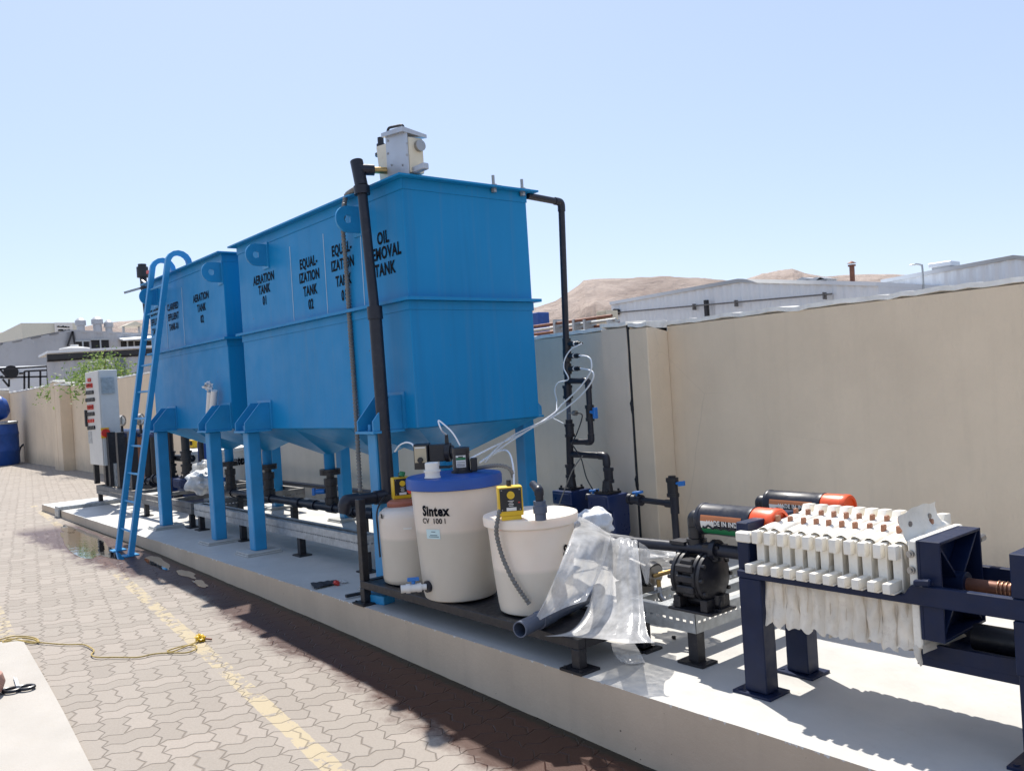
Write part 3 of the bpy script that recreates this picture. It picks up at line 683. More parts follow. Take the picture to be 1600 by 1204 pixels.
# lower ribbed shed
X3 = -52.0
sh = thing('shed', L(150, 600, X3), 'low grey ribbed shed with a dark roof edge behind the bush', 'shed'); a, b2 = L(72, 554, X3), L(300, 541, X3); w = MB()
corrugated(w, (X3, a.y, 0), (X3, b2.y, 0), -.4, a.z, b2.z, .5, .06, (1,0,0)); w.build('wall', M['corr'], sh, sharp=20)
r = MB(); r.hexa([(X3+.3,a.y,a.z+.05),(X3+.3,b2.y,b2.z+.05),(X3-2,b2.y,b2.z-.04),(X3-2,a.y,a.z-.04),(X3+.3,a.y,a.z+.18),(X3+.3,b2.y,b2.z+.18),(X3-2,b2.y,b2.z+.09),(X3-2,a.y,a.z+.09)]); r.build('roof', M['corr2'], sh)
r = MB(); r.hexa([(X3+.1,a.y,a.z-.4),(X3+.1,b2.y,b2.z-.4),(X3+.25,b2.y,b2.z-.3),(X3+.25,a.y,a.z-.3),(X3+.1,a.y,a.z),(X3+.1,b2.y,b2.z),(X3+.25,b2.y,b2.z),(X3+.25,a.y,a.z)]); r.build('fascia', M['black'], sh)
a, b2 = L(181,560,X3), L(197,600,X3); w = MB(); w.box(X3+.06, X3+.14, a.y, b2.y, -.4, a.z); w.build('door', mat('slate_door', (.13,.15,.19), .5), sh)
wt = thing('water_tank', L(117,545,-56), 'white round water tank sitting on the shed roof', 'water tank'); a = L(117,551,-56); k = L(117,539,-56).z
f = MB(); f.lathe([(.82,0),(.85,.1),(.85,(k-a.z)*.7),(.8,(k-a.z)*.82),(.3,k-a.z),(.02,(k-a.z)*1.02)], (a.x, a.y, a.z-.1)); f.build('body', M['white'], wt)
f = MB(); f.cyl((a.x,a.y,k-.1),(a.x,a.y,k+.02),.22); f.build('cap', M['white'], wt)
# cream building with a sign
X4 = -130.0
cb = thing('building', L(60, 530, X4), 'cream flat-roofed building with a small black-lettered sign, behind the warehouse', 'building')
a, b2, c2 = L(33,506,X4), L(84,504.5,X4), L(131,510,X4); w = MB(); w.box(X4-18, X4, a.y, b2.y, -1, b2.z); w.build('wall', M['cream_wall'], cb)
w = MB(); w.box(X4-17, X4+.5, b2.y+.01, L(112,510,X4).y, -1, L(100,504.5,X4).z); w.build('sign_wall', M['white'], cb)
w = MB(); w.box(X4-17, X4-.5, L(112,510,X4).y+.01, c2.y, -1, c2.z+.6); w.build('side_wing', M['cream_wall'], cb)
w = MB(); rn_ = random.Random(3)
for row, (pa_, pb_) in enumerate((((90,509.5),(107,510.5)), ((92,515.5),(108,516)))):    # writing too small to read: short strokes
    for i in range(9):
        q = L(pa_[0]+(pb_[0]-pa_[0])*i/8, pa_[1]+(pb_[1]-pa_[1])*i/8, X4+.55); hh = rn_.uniform(.10,.26)
        w.box(X4+.52, X4+.56, q.y-rn_.uniform(.05,.12), q.y+rn_.uniform(.05,.14), q.z-.12, q.z-.12+hh)
w.build('lettering', M['ink'], cb)
for i, (px, py, w_, lab) in enumerate(((126,509,.5,'squat grey roof vent left of the domed one'),(152,507,.55,'tall drum-shaped grey roof vent on the warehouse ridge'),(170,512,.45,'small domed vent beside the pitched roof cover'),(205,510,.95,'pitched cover on thin posts at the right of the roof vents'))):
    p = L(px, py, -92); t = thing('roof_vent', p, lab, 'roof vent', 'vents on the warehouse roof'); f = MB()
    if i < 3: f.lathe([(w_*.75,-2.2),(w_*.75,.0),(w_,.05),(w_,.5),(w_*.5,.75),(.05,.8)], p, n=16); f.build('body', M['corr'], t)
    else:
        f.prism([(p.x-1.5,p.y-w_,p.z),(p.x-1.5,p.y+w_,p.z),(p.x-1.5,p.y,p.z+.4)], (3,0,0)); f.build('cover', M['cream'], t); f = MB()
        for s in (-.8,.8): f.box(p.x-.1,p.x+.1,p.y+s*w_-.1,p.y+s*w_+.1,p.z-2.4,p.z-.01)
        f.build('post', M['corr'], t)

# --- bush growing over the left wall
bt = thing('bush', (-24, 6.6, 0), 'bright green feathery bush leaning over the far wall by the control panel', 'bush'); tr = MB(); lf = MB()
rnd = random.Random(5)
tops = [(-23.2,6.4,2.9),(-22.2,6.2,3.25),(-24.6,6.2,2.75),(-26.2,6.1,2.45),(-21.2,6.2,2.75),(-19.6,6.2,2.65),(-25.4,5.5,2.25),(-27.2,5.9,2.2),(-23.6,5.4,2.3),(-22.4,6.6,3.6),(-18.6,6.2,2.6),(-24.2,5.35,2.2)]
tops = [U(*p) if 0 else U(p[0],p[1],Y=p[2]) for p in ((165,563,6.3),(150,572,6.2),(140,582,6.1),(158,578,6.5),(176,580,6.4),(128,590,6.0),(115,597,5.8),(145,596,5.5),(192,582,6.6),(100,604,5.6),(128,606,5.25),(88,612,5.3))]
for tp in tops:
    tp = Vector(tp); base = Vector((U(150,600,Y=6.7).x+rnd.uniform(-.3,.3), 6.7, -.2)); mid = base.lerp(tp, .55)+Vector((0,0,.5))
    path = smooth_path([base, mid, tp], 6); tr.tube(path, .03, 5, rf=lambda i, n=len(path): .04*(1-i/n)+.006)
    for k in range(200):
        d = Vector((rnd.gauss(0,.36), rnd.gauss(0,.24), rnd.gauss(0,.16))); c = tp+d
        ax = Vector((rnd.gauss(0,1), rnd.gauss(0,1), rnd.gauss(-.5,.6))).normalized(); s = ax.cross(Vector((rnd.gauss(0,1), rnd.gauss(0,1), rnd.gauss(0,1)))).normalized()
        l, w_ = rnd.uniform(.06,.14), rnd.uniform(.013,.026)
        lf.add([c, c+ax*l*.5+s*w_, c+ax*l, c+ax*l*.5-s*w_], [(0,1,2,3)])
tr.build('branches', M['bark'], bt); lf.build('foliage', M['leaf'], bt)
# blue barrels at the far left
def barrel(label, c, r, h, tilt=0):
    t = thing('barrel', c, label, 'barrel', 'blue barrels'); f = MB()
    f.lathe([(r*.93,0),(r,.05*h),(r,.30*h),(r*1.02,.32*h),(r*1.02,.35*h),(r,.37*h),(r,.68*h),(r*1.02,.70*h),(r*1.02,.73*h),(r,.75*h),(r*.97,.93*h),(r*.9,h)], c, n=32); f.build('body', M['blued'], t)
    f = MB(); f.lathe([(r*1.0,.935*h),(r*1.0,.985*h),(r*.92,h*1.0)], c, n=32, caps=False); f.build('clamp_ring', M['galv'], t)
    return t
bc = UG(0, 716)*.86; barrel('blue plastic barrel with a pale clamp ring, standing upright', (bc.x, bc.y-.05, -.1), .60, 1.36)
t = thing('barrel', (bc.x, bc.y, 1.32), 'blue barrel lying on top of the upright barrel', 'barrel', 'blue barrels'); f = MB()
f.lathe([(.3,-.75),(.38,-.68),(.4,-.3),(.41,0),(.4,.3),(.36,.55),(.22,.68),(.02,.70)], (bc.x+.1, bc.y-.38, 1.60), (.0,1,.22), n=28); f.build('body', M['blued'], t)
f = MB(); p = UG(28, 714)*.88; f.tube(smooth_path([(p.x,p.y,-.08),(p.x,p.y+.1,.4),(p.x+.05,p.y+.4,.55)]), .03, 6); tag(f.build('hose', M['black']), 'short black hose bent up beside the upright blue barrel', 'hose')
# ------------------------------------------------------------------ the two steel tanks
FY, BYK = 3.30, 4.45         # front and back faces
ZB, ZM, ZT = 1.135, 2.05, 2.90
def steel_valve(mb, c, ztop, zbot, r=.045):
    c = Vector(c)
    mb.cyl((c.x,c.y,ztop-.025), (c.x,c.y,ztop), .10, n=18); mb.cyl((c.x,c.y,ztop-.055), (c.x,c.y,ztop-.028), .10, n=18)
    mb.cyl((c.x,c.y,zbot), (c.x,c.y,ztop-.055), r*.85, n=14)
    mb.cyl((c.x,c.y,ztop-.16), (c.x,c.y,ztop-.09), r*1.45, n=12); mb.cyl((c.x,c.y,ztop-.27), (c.x,c.y,ztop-.165), r*1.25, n=16); mb.cyl((c.x,c.y,ztop-.34), (c.x,c.y,ztop-.275), r*1.5, n=12)
def make_tank(label, x0, x1, legs, rear, hops, lugs, seams, texts, group='blue settling tanks'):
    t = thing('storage_tank', ((x0+x1)/2, (FY+BYK)/2, 0), label, 'tank', group)
    u = MB(); u.box(x0, x1, FY, BYK, ZM+.012, ZT); u.build('upper_shell', M['tank'], t, bevel=.006)
    l = MB(); l.box(x0, x1, FY, BYK, ZB, ZM-.012); l.build('lower_shell', M['tank'], t, bevel=.006)
    r = MB(); r.box(x0-.055, x1+.055, FY-.05, BYK+.05, ZM-.0115, ZM+.0115)
    for a, b_ in ((FY-.006, FY+.0), (BYK, BYK+.006)): r.box(x0-.004, x1+.004, a-.001, b_+.001, ZM-.075, ZM-.013)
    r.box(x1+.0005, x1+.006, FY, BYK, ZM-.075, ZM-.013)
    r.build('middle_flange', M['tank'], t)
    r = MB(); r.box(x0-.075, x1+.075, FY-.07, BYK+.07, ZT+.001, ZT+.015)
    r.box(x0-.006, x1+.006, FY-.007, FY-.0005, ZT-.075, ZT); r.box(x1+.0005, x1+.0065, FY, BYK, ZT-.075, ZT)
    r.build('top_rim', M['tank'], t)
    # inverted pyramid hoppers
    n = len(hops); w = (x1-x0)/n
    for i, (hx, hy) in enumerate(hops):
        a, b_ = x0+w*i+.004, x0+w*(i+1)-.004; h = MB(); q = .05; zt, zo = ZB-.002, .85
        h.add([(a,FY+.01,zt),(b_,FY+.01,zt),(b_,BYK-.01,zt),(a,BYK-.01,zt),(hx-q,hy-q,zo),(hx+q,hy-q,zo),(hx+q,hy+q,zo),(hx-q,hy+q,zo)], [(0,1,5,4),(1,2,6,5),(2,3,7,6),(3,0,4,7),(0,3,2,1)])
        h.cyl((hx,hy,.70), (hx,hy,.87), .052, n=18); hp = h.build('hopper', M['tank'], t)
        v = MB(); steel_valve(v, (hx,hy,0), .70, .34); vv = v.build('valve', M['blackp'], t)
        k = MB(); k.cyl((hx-.05,hy-.04,.485), (hx-.12,hy-.10,.485), .026, n=12); k.obox((hx-.135,hy-.115,.485), (.012,.01,0), (-.012,.014,0), (0,0,.035)); k.build('handle', M['vblue'], vv, bevel=.004)
    # legs with grout pads, brackets with two gussets each
    def leg(lx, y0, y1, front):
        g = MB(); g.box(lx-.06, lx+.06, y0, y1, .03, ZB-.02); g.build('leg', M['tank2'], t, bevel=.008)
        g = MB(); g.box(lx-.14, lx+.14, y0-.10, y1+.10, .014, .032); g.box(lx-.15, lx+.15, y0-.11, y1+.11, 0.0, .0135); g.build('base_plate', M['basegrey'], t, bevel=.004)
        s = -1 if front else 1; yf = FY if front else BYK; tip = y0-.045 if front else y1+.045
        b_ = MB(); b_.box(lx-.125, lx+.125, min(tip-.01, yf), max(tip+.01, yf)-.0005*s*0, ZB-.018, ZB-.001)
        b_.box(lx-.15, lx+.15, yf-.012 if front else yf+.0005, yf-.0005 if front else yf+.012, ZB+.001, ZB+.265)
        for gx in (lx-.115, lx+.101): b_.prism([(gx,yf+s*.013,ZB+.001),(gx,tip,ZB+.001),(gx,tip,ZB+.07),(gx,yf+s*.10,ZB+.245),(gx,yf+s*.013,ZB+.245)], (.014,0,0))
        b_.cyl((lx-.03,tip-s*.06,ZB), (lx-.03,tip-s*.06,ZB+.045), .02, n=6)
        b_.build('bracket', M['tank2'], t)
    for lx in legs: leg(lx, 3.09, 3.21, True)
    for lx in rear: leg(lx, 4.56, 4.68, False)
    for lx in lugs:
        g = MB(); zc = 2.718; pr = []
        for k in range(13):
            a = math.pi/2+math.pi*k/12; pr.append((FY-.105+.10*math.cos(a), zc+.10*math.sin(a)))
        outer = [(FY-.012, zc+.10)]+pr+[(FY-.012, zc-.10)]
        hole = [(FY-.105+.032*math.cos(2*math.pi*k/16), zc+.032*math.sin(2*math.pi*k/16)) for k in range(16)]
        # ring plate with a real hole: fan between outline and hole
        no = len(outer); hv = []
        for y, z in outer:
            a = math.atan2(z-zc, y-(FY-.105)); hv.append((FY-.105+.032*math.cos(a), zc+.032*math.sin(a)))
        vs = [(lx-.01,y,z) for y, z in outer]+[(lx-.01,y,z) for y, z in hv]+[(lx+.01,y,z) for y, z in outer]+[(lx+.01,y,z) for y, z in hv]; fs = []
        for k in range(no):
            j = (k+1) % no
            fs += [(k, j, no+j, no+k), (2*no+j, 2*no+k, 3*no+k, 3*no+j), (j, k, 2*no+k, 2*no+j), (no+k, no+j, 3*no+j, 3*no+k)]
        g.add(vs, fs); g.box(lx-.09, lx+.04, FY-.0115, FY-.0005, zc-.12, zc+.12); g.build('lifting_lug', M['tank2'], t)
    for sx, z0 in seams:
        s = MB(); s.box(sx-.004, sx+.004, FY-.0025, FY-.0004, z0, ZT-.18); s.build('seam', M['seam'], t)
    for tx, lines in texts:
        s = MB()
        for body, z, size, xs in lines: add_text(s, body, size, (tx, FY-.003, z), (1,0,0), (0,0,1), .034, xs)
        s.build('lettering', M['ink'], t)
    return t
def TX(px, py): return U(px, py, Y=FY)
SZ = .128
def lines(px, rows, size=SZ, xs=.80):
    return (sum(TX(px, p[1]).x for p in rows)/len(rows), [(p[0], TX(px, p[1]).z-size*.36, size, xs) for p in rows])
T1 = make_tank('larger blue steel tank lettered oil removal tank, nearest of the two', -8.02, -5.045, (-5.33, -7.60), (-5.44, -7.60),
    ((-7.50, 3.87), (-6.53, 3.87), (-5.54, 3.87)), (TX(417,398).x, TX(562,345).x), ((TX(456,437).x, 2.07), (TX(508,415).x, 2.07), (TX(567,425).x, 2.07)),
    [lines(413, [('AERATION',434),('TANK',451),('01',469)], .112, .80), lines(484, [('EQUAL-',408.5),('IZATION',430.5),('TANK',453),('02',475)], .115, .76),
     lines(536, [('EQUAL-',387),('IZATION',411),('TANK',437),('01',461)], .115, .76), lines(600, [('OIL',370),('REMOVAL',394),('TANK',420)], .124, .80)])
T2 = make_tank('smaller blue steel tank lettered clarified effluent tank, behind the ladder', -10.84, -8.42, (-8.57, -10.22), (-8.62, -10.44),
    ((-10.05, 3.87), (-8.95, 3.87)), (TX(346,425).x, -10.52), ((TX(285,470).x, 2.07), (TX(259,480).x, 2.07)),
    [lines(315, [('AERATION',463),('TANK',480),('02',498)], .110, .82), lines(271, [('CLARIFIED',478),('EFFLUENT',494),('TANK-01',510)], .104, .74), lines(244, [('CLARIFIED',487),('EFFLUENT',502),('TANK-02',517)], .104, .74)])
# blue down-pipes and valve pair below the second tank
# eye bolts standing on the end rim
for py_, (px_, pz) in enumerate(((771,288),(816,297))):
    y = U(px_, pz, X=-5.02).y; e = MB(); e.cyl((-5.02,y,ZT+.016),(-5.02,y,ZT+.10),.012,n=8); e.cyl((-5.02,y,ZT+.016),(-5.02,y,ZT+.03),.028,n=6); e.box(-5.07,-4.985,y-.03,y+.05,ZT+.0152,ZT+.021)
    e.cyl((-5.02,y,ZT-.03),(-5.02,y,ZT),.022,n=6); e.build('rim_bolt', M['steel'], T1)

# ------------------------------------------------------------------ ladder hooked over the far tank
ld = thing('ladder', UG(194, 866), 'blue steel ladder hooked over the rim of the smaller blue tank', 'ladder')
fa, fb = UG(182, 860), UG(207, 867)
xa, xb = -9.98, -9.58
xa, xb = fa.x, fb.x
ybot = (fa.y+fb.y)/2; ty, tz = FY-.06, ZT+.10
def rail(x, x_top, zg):
    top = Vector((x_top, ty-.05, tz)); bot = Vector((x, ybot, zg)); mb = MB(); d = (top-bot).normalized()
    path = [bot, top]+[Vector((x_top, ty-.05+.12*(1-math.cos(a)), tz+.12*math.sin(a))) for a in [math.pi*k/8 for k in range(1, 9)]]
    path += [path[-1]+Vector((0,.0,-.11))]
    w = .028; dp = .055; vs, fs = [], []
    for i, p in enumerate(path):
        tg = (path[min(i+1, len(path)-1)]-path[max(i-1, 0)]).normalized(); nn = Vector((1,0,0)).cross(tg).normalized()
        vs += [p+Vector((-w,0,0))-nn*dp*.5, p+Vector((w,0,0))-nn*dp*.5, p+Vector((w,0,0))+nn*dp*.5, p+Vector((-w,0,0))+nn*dp*.5]
    for i in range(len(path)-1):
        for k in range(4): j = (k+1) % 4; fs.append((i*4+k, i*4+j, i*4+4+j, i*4+4+k))
    fs += [(3,2,1,0), tuple(range(len(vs)-4, len(vs)))]
    mb.add(vs, fs); mb.build('side_rail', M['tank2'], ld)
    f = MB(); f.box(x-.07, x+.07, bot.y-.07, bot.y+.07, zg, zg+.012); f.build('foot', M['tank2'], ld)
    return bot, top
txa, txb = U(238, 425, Y=ty-.05).x, U(262, 415, Y=ty-.05).x
b1, t1 = rail(xa, txa, gz(xa)); b2, t2 = rail(xb, txb, gz(xb))
for k in range(1, 11):
    f_ = k/10.6-.02
    r = MB(); r.cyl(b1.lerp(t1, f_)+Vector((.02,0,0)), b2.lerp(t2, f_)-Vector((.02,0,0)), .012, n=8); r.build('rung', M['tank2'], ld)

# ------------------------------------------------------------------ oil skimmer on the tank, its down-pipe and hose
sk = thing('oil_skimmer', (-5.25, 3.55, ZT+.016), 'cream oil skimmer box with a grey front plate on top of the larger tank', 'oil skimmer')
def S(px, py, **k): return U(px, py, **k)
yp = FY+.02
a, b_, c_ = S(603,273,Y=yp), S(637,271,Y=yp), S(600,214,Y=yp)
zt = c_.z+.06
x0s, x1s = S(604,250,Y=yp).x, S(637,250,Y=yp).x
f = MB(); f.box(x0s, x1s, yp, yp+.012, ZT+.016, S(604,214,Y=yp).z); f.build('front_plate', M['alu'], sk, bevel=.002)
f = MB()
for px, py in ((612,258),(629,258),(606,240),(636,242),(606,220),(636,224)): p = S(px,py,Y=yp); f.cyl((p.x,yp-.006,p.z),(p.x,yp,p.z),.008,n=8)
f.build('bolt', M['steel'], sk)
ztop = S(604,214,Y=yp).z
f = MB(); f.hexa([(x0s-.13,yp+.013,ZT+.03),(x1s+.0,yp+.013,ZT+.03),(x1s+.0,yp+.14,ZT+.03),(x0s-.13,yp+.14,ZT+.03),(x0s-.16,yp+.013,ztop-.02),(x1s+.0,yp+.013,ztop-.06),(x1s+.0,yp+.14,ztop-.06),(x0s-.16,yp+.14,ztop-.02)]); f.build('body', M['cream'], sk, bevel=.015, seg=2)
f = MB(); f.hexa([(x0s-.005,yp-.03,ztop+.0),(x1s+.0,yp-.03,ztop-.03),(x1s+.02,yp+.16,ztop-.06),(x0s-.03,yp+.16,ztop+.0),(x0s-.005,yp-.03,ztop+.028),(x1s+.0,yp-.03,ztop+.005),(x1s+.02,yp+.16,ztop-.035),(x0s-.03,yp+.16,ztop+.028)]); f.build('top_plate', M['alu'], sk)
f = MB(); f.tube(bend_path([(x0s+.0,yp+.02,ztop+.02),(x0s+.0,yp+.03,ztop+.075),(x0s+.14,yp+.07,ztop+.065),(x0s+.14,yp+.07,ztop+.01)], .03), .010, 8); f.build('handle', M['blackp'], sk)
p = S(594,208,Y=yp+.15); f = MB(); f.cyl((p.x,p.y,ztop-.02),(p.x,p.y,ztop+.05),.034,n=16); f.cyl((p.x,p.y,ztop+.05),(p.x,p.y,ztop+.10),.024,n=16); f.cyl((p.x,p.y,ztop-.04),(p.x,p.y,ztop-.021),.05,n=16); f.build('cap', M['blackp'], sk)
p = S(655,262,Y=yp+.04); f = MB(); f.box(x1s+.001, S(667,262,Y=yp+.06).x, yp+.03, yp+.08, p.z-.022, p.z+.022); f.build('side_arm', M['alu'], sk, bevel=.006)
f = MB(); f.cyl((x1s+.001,yp+.10,ztop-.12),(x1s+.03,yp+.10,ztop-.12),.04,n=16); f.build('clamp', M['steel'], sk)

dp = thing('downpipe', (-5.3, 3.15, .7), 'long black oil pipe running down the front of the larger tank', 'pipe')
DY = 3.14; pt, pb = S(557,252,Y=DY), S(607,770,Y=DY); pj = S(565,291,Y=DY); pk = S(586,490,Y=DY)
f = MB(); f.cyl(pt, pj, .047, n=18); f.cyl(pj, pj+(pb-pj).normalized()*.06, .058, n=18); f.cyl(pj, pk, .036, n=18); f.cyl(pk-(pb-pj).normalized()*.05, pk+(pb-pj).normalized()*.04, .055, n=18); f.cyl(pk, pb, .047, n=18)
d = f.build('pipe', M['pipe'], dp)
pe = S(573,262,Y=DY); q = Vector((S(606,264,Y=yp).x-.02, yp+.05, S(606,265,Y=yp).z))
f = MB(); f.cyl((pt+pj)/2+Vector((0,.0,.03)), (pt+pj)/2+Vector((0,.0,.03))+(q-((pt+pj)/2+Vector((0,0,.03))))*.45, .040, n=16); f.build('tee', M['pipe'], dp)
s0 = (pt+pj)/2+Vector((0,0,.03)); f = MB(); f.cyl(s0+(q-s0)*.44, q, .024, n=14); f.build('outlet_stub', M['brass'], dp)
he = Vector((pb.x-.02, 2.80, .667)); hd = S(535,806,Y=2.78)
f = MB(); pipe(f, [pb-Vector((0,0,.0)), Vector((pb.x, DY-.02, pb.z-.02)), Vector((pb.x-.0, 2.80, .675)), Vector((pb.x-.015, 2.79, .60))], .042, .075); f.build('bottom_bend', M['pipe'], dp)

def conduit(pts, r=.017, k=14, amp=.14):
    path = smooth_path(pts, k); mb = MB(); fine = []
    for i in range(len(path)-1):
        n = max(1, int((path[i+1]-path[i]).length/(r*.35)))
        for j in range(n): fine.append(path[i].lerp(path[i+1], j/n))
    fine.append(path[-1]); mb.tube(fine, r, 10, rf=lambda i: r*(1+amp*(1 if (i//2) % 2 else -1))); return mb
hs = [S(562,288,Y=FY-.08), S(553,296,Y=FY-.09), S(541,306,Y=FY-.05), S(537,330,Y=FY-.10), S(536,360,Y=FY-.07), S(541,420,Y=FY-.03), S(546,500,Y=FY-.02), S(553,600,Y=FY-.02), S(558,680,Y=FY-.03), S(563,768,Y=FY-.06)]
tag(conduit(hs, .017).build('cable_conduit', M['cord']), 'grey corrugated conduit hanging down the lettered face of the larger tank', 'conduit')
# bundle of white plastic tubes stuck behind a bracket
tb = thing('plastic_sleeve', S(328,640,Y=3.2), 'rolled pale plastic sleeve tucked into the small tank bracket', 'plastic sleeve')
f = MB(); f.cyl(S(324,668,Y=3.2), S(328,612,Y=3.2), .026, .03, n=12); f.cyl(S(331,655,Y=3.22), S(335,610,Y=3.22), .034, n=12); f.build('roll', M['white'], tb)
f = MB(); f.blob(S(325,603,Y=3.19), (.06,.04,.04), 8, .5, 4, 3); f.build('crumpled_end', M['bag'], tb)

# ------------------------------------------------------------------ sludge drain line under the tanks
dl = thing('drain_pipe', (-7, 3.87, .33), 'long black drain pipe running under both blue tanks', 'pipe')
f = MB(); f.cyl((-10.3,3.87,.325), (-5.2,3.87,.325), .042, n=18); f.build('pipe', M['pipe'], dl)
for x in (-10.05, -8.95, -7.5, -6.53, -5.54, -8.25, -7.9, -7.1, -6.75):
    f = MB(); f.cyl((x-.075,3.87,.325), (x+.075,3.87,.325), .053, n=16)
    if x in (-7.1,): f.cyl((x-.03,3.87,.325),(x+.03,3.87,.325),.066,n=16)
    f.build('coupling', M['pipe'], dl)
for x in (-9.8, -8.35, -6.9):
    f = MB(); f.box(x-.03, x+.03, 3.84, 3.90, 0, .27); f.box(x-.09, x+.09, 3.78, 3.96, 0, .012); f.build('support', M['black'], dl)
dl2 = MB(); dl2.cyl((-13,5.12,.23), (-6,5.12,.23), .03, n=12); tag(dl2.build('wall_pipe', M['pipe']), 'thin black pipe along the foot of the wall behind the tanks', 'pipe')

# ------------------------------------------------------------------ perforated galvanised frames
def perforated(mb, p, q, z0, z1, nrm, pitch=.042, slot=(.022,.012), zc=None, thick=.003):
    """strut web with real slots: p..q along, nrm outward"""
    p, q = Vector((p[0],p[1],0)), Vector((q[0],q[1],0)); d = (q-p); Lh = d.length; d.normalize(); zc = zc or (z0+z1)/2; n = int(Lh/pitch); o = (Lh-n*pitch)/2
    nn = Vector((nrm[0],nrm[1],0))
    def quad(a, b_, za, zb): mb.obox(p+d*(a+b_)/2+nn*.0015+Vector((0,0,(za+zb)/2)), d*(b_-a)/2, nn*.0015, (0,0,(zb-za)/2))
    h = slot[1]/2
    quad(0, Lh, z0, zc-h); quad(0, Lh, zc+h, z1)
    x = 0
    for k in range(n+1):
        c = o+k*pitch+ (pitch-slot[0])/2
        e = c if k < n else Lh
        quad(x, e, zc-h, zc+h); x = c+slot[0]
def galv_frame(label, x0, x1, y0, y1, z0, z1, feet, cross=(), group='galvanised frames', gm='galv'):
    t = thing('strut_frame', ((x0+x1)/2, (y0+y1)/2, 0), label, 'frame', group)
    for nm, p, q in (('front_beam', (x0,y0), (x1,y0)), ('rear_beam', (x0,y1), (x1,y1)), ('end_beam', (x1,y0), (x1,y1)), ('end_beam', (x0,y0), (x0,y1))):
        m = MB(); horizontal = p[1] == q[1]; perforated(m, p, q, z0, z1, (0, 1 if p[1] == y0 else -1) if horizontal else (-1 if p[0] == x1 else 1, 0))
        s = (.045 if p[1] == y0 else -.045) if horizontal else (-.045 if p[0] == x1 else .045)
        if horizontal:
            a, b2 = sorted((p[1], p[1]+s)); m.box(p[0]+.001, q[0]-.001, a+.0035, b2, z1-.003, z1-.0002); m.box(p[0]+.001, q[0]-.001, a+.0035, b2, z0, z0+.003)
        else:
            a, b2 = sorted((p[0], p[0]+s)); m.box(a+.0035, b2-.0035, p[1]+.047, q[1]-.047, z1-.003, z1); m.box(a+.0035, b2-.0035, p[1]+.047, q[1]-.047, z0, z0+.003)
        m.build(nm, M[gm], t)
    for cx_ in cross:
        m = MB(); m.box(cx_-.03, cx_+.03, y0+.046, y1-.046, z1-.05, z1-.004); m.build('cross_beam', M[gm], t)
    for fx, fy in feet:
        m = MB(); m.box(fx-.028, fx+.028, fy-.028, fy+.028, .0125, z0-.001); m.build('leg', M['black'], t); m = MB(); m.box(fx-.075, fx+.075, fy-.06, fy+.06, 0, .012); m.build('foot_plate', M['black'], t)
    return t
galv_frame('long perforated galvanised strut frame under the blue tanks', -9.7, -5.9, 3.30, 3.44, .165, .29, ((-8.42,3.34),(-5.95,3.34),(-9.6,3.34),(-7.1,3.34)))
galv_frame('perforated galvanised strut frame carrying the black diaphragm pumps', -3.05, -2.62, 3.22, 4.5, .155, .26, ((-2.655,3.26),(-3.0,3.26),(-2.655,4.46),(-3.0,4.46)), (-2.85,))
galv_frame('dark weathered strut frame carrying the filter columns and control panel', -13.9, -9.8, 3.30, 4.7, .165, .29, ((-13.85,3.34),(-11.6,3.34),(-9.9,3.34),(-13.85,4.66),(-11.6,4.66)), (-12.9,-12.2,-11.4,-10.6), gm='galvd')
# ------------------------------------------------------------------ dosing stand
st = thing('drum_stand', (-4.05, 3.0, 0), 'low black steel stand carrying the three white dosing drums', 'stand')
sx0, sx1, sy0, sy1, sz0, sz1 = -5.10, -3.0, 2.80, 3.26, .105, .155
for nm, (a, b_) in dict(front_rail=((sx0,sy0),(sx1,sy0+.05)), rear_rail=((sx0,sy1-.05),(sx1,sy1))).items():
    f = MB(); f.box(a[0], b_[0], a[1], b_[1], sz0, sz1); f.build(nm, M['black'], st, bevel=.003)
for x in (sx0, sx1-.05):
    f = MB(); f.box(x, x+.05, sy0+.051, sy1-.051, sz0, sz1-.0005); f.build('end_rail', M['black'], st)
f = MB(); f.box(sx0+.051, sx1-.051, sy0+.051, sy1-.051, sz1-.018, sz1-.006); f.build('deck', M['black'], st)
for x in (sx0+.025, sx1-.025):
    for y in (sy0+.025, sy1-.025):
        f = MB(); f.box(x-.027, x+.027, y-.027, y+.027, .0125, sz0-.0005); f.build('leg', M['black'], st, bevel=.003)
        f = MB(); f.box(x-.075, x+.075, y-.065, y+.065, 0, .012)
        for dx in (-.055, .055): f.cyl((x+dx,y-.045,.012), (x+dx,y-.045,.02), .009, n=6)
        f.build('foot_plate', M['black'], st)
f = MB(); f.box(sx0-.0, sx0+.05, sy0+.0, sy0+.05, sz1+.0005, .70); f.build('upright', M['black'], st, bevel=.003)
f = MB(); p = S(580,936,Z=.03); f.obox((p.x,p.y+.06,.03), (.10,.02,0), (-.01,.05,0), (0,0,.03)); tag(f.build('scrap_block', M['tank2'], bevel=.004), 'light blue painted block lying on the floor under the black drum stand', 'block')

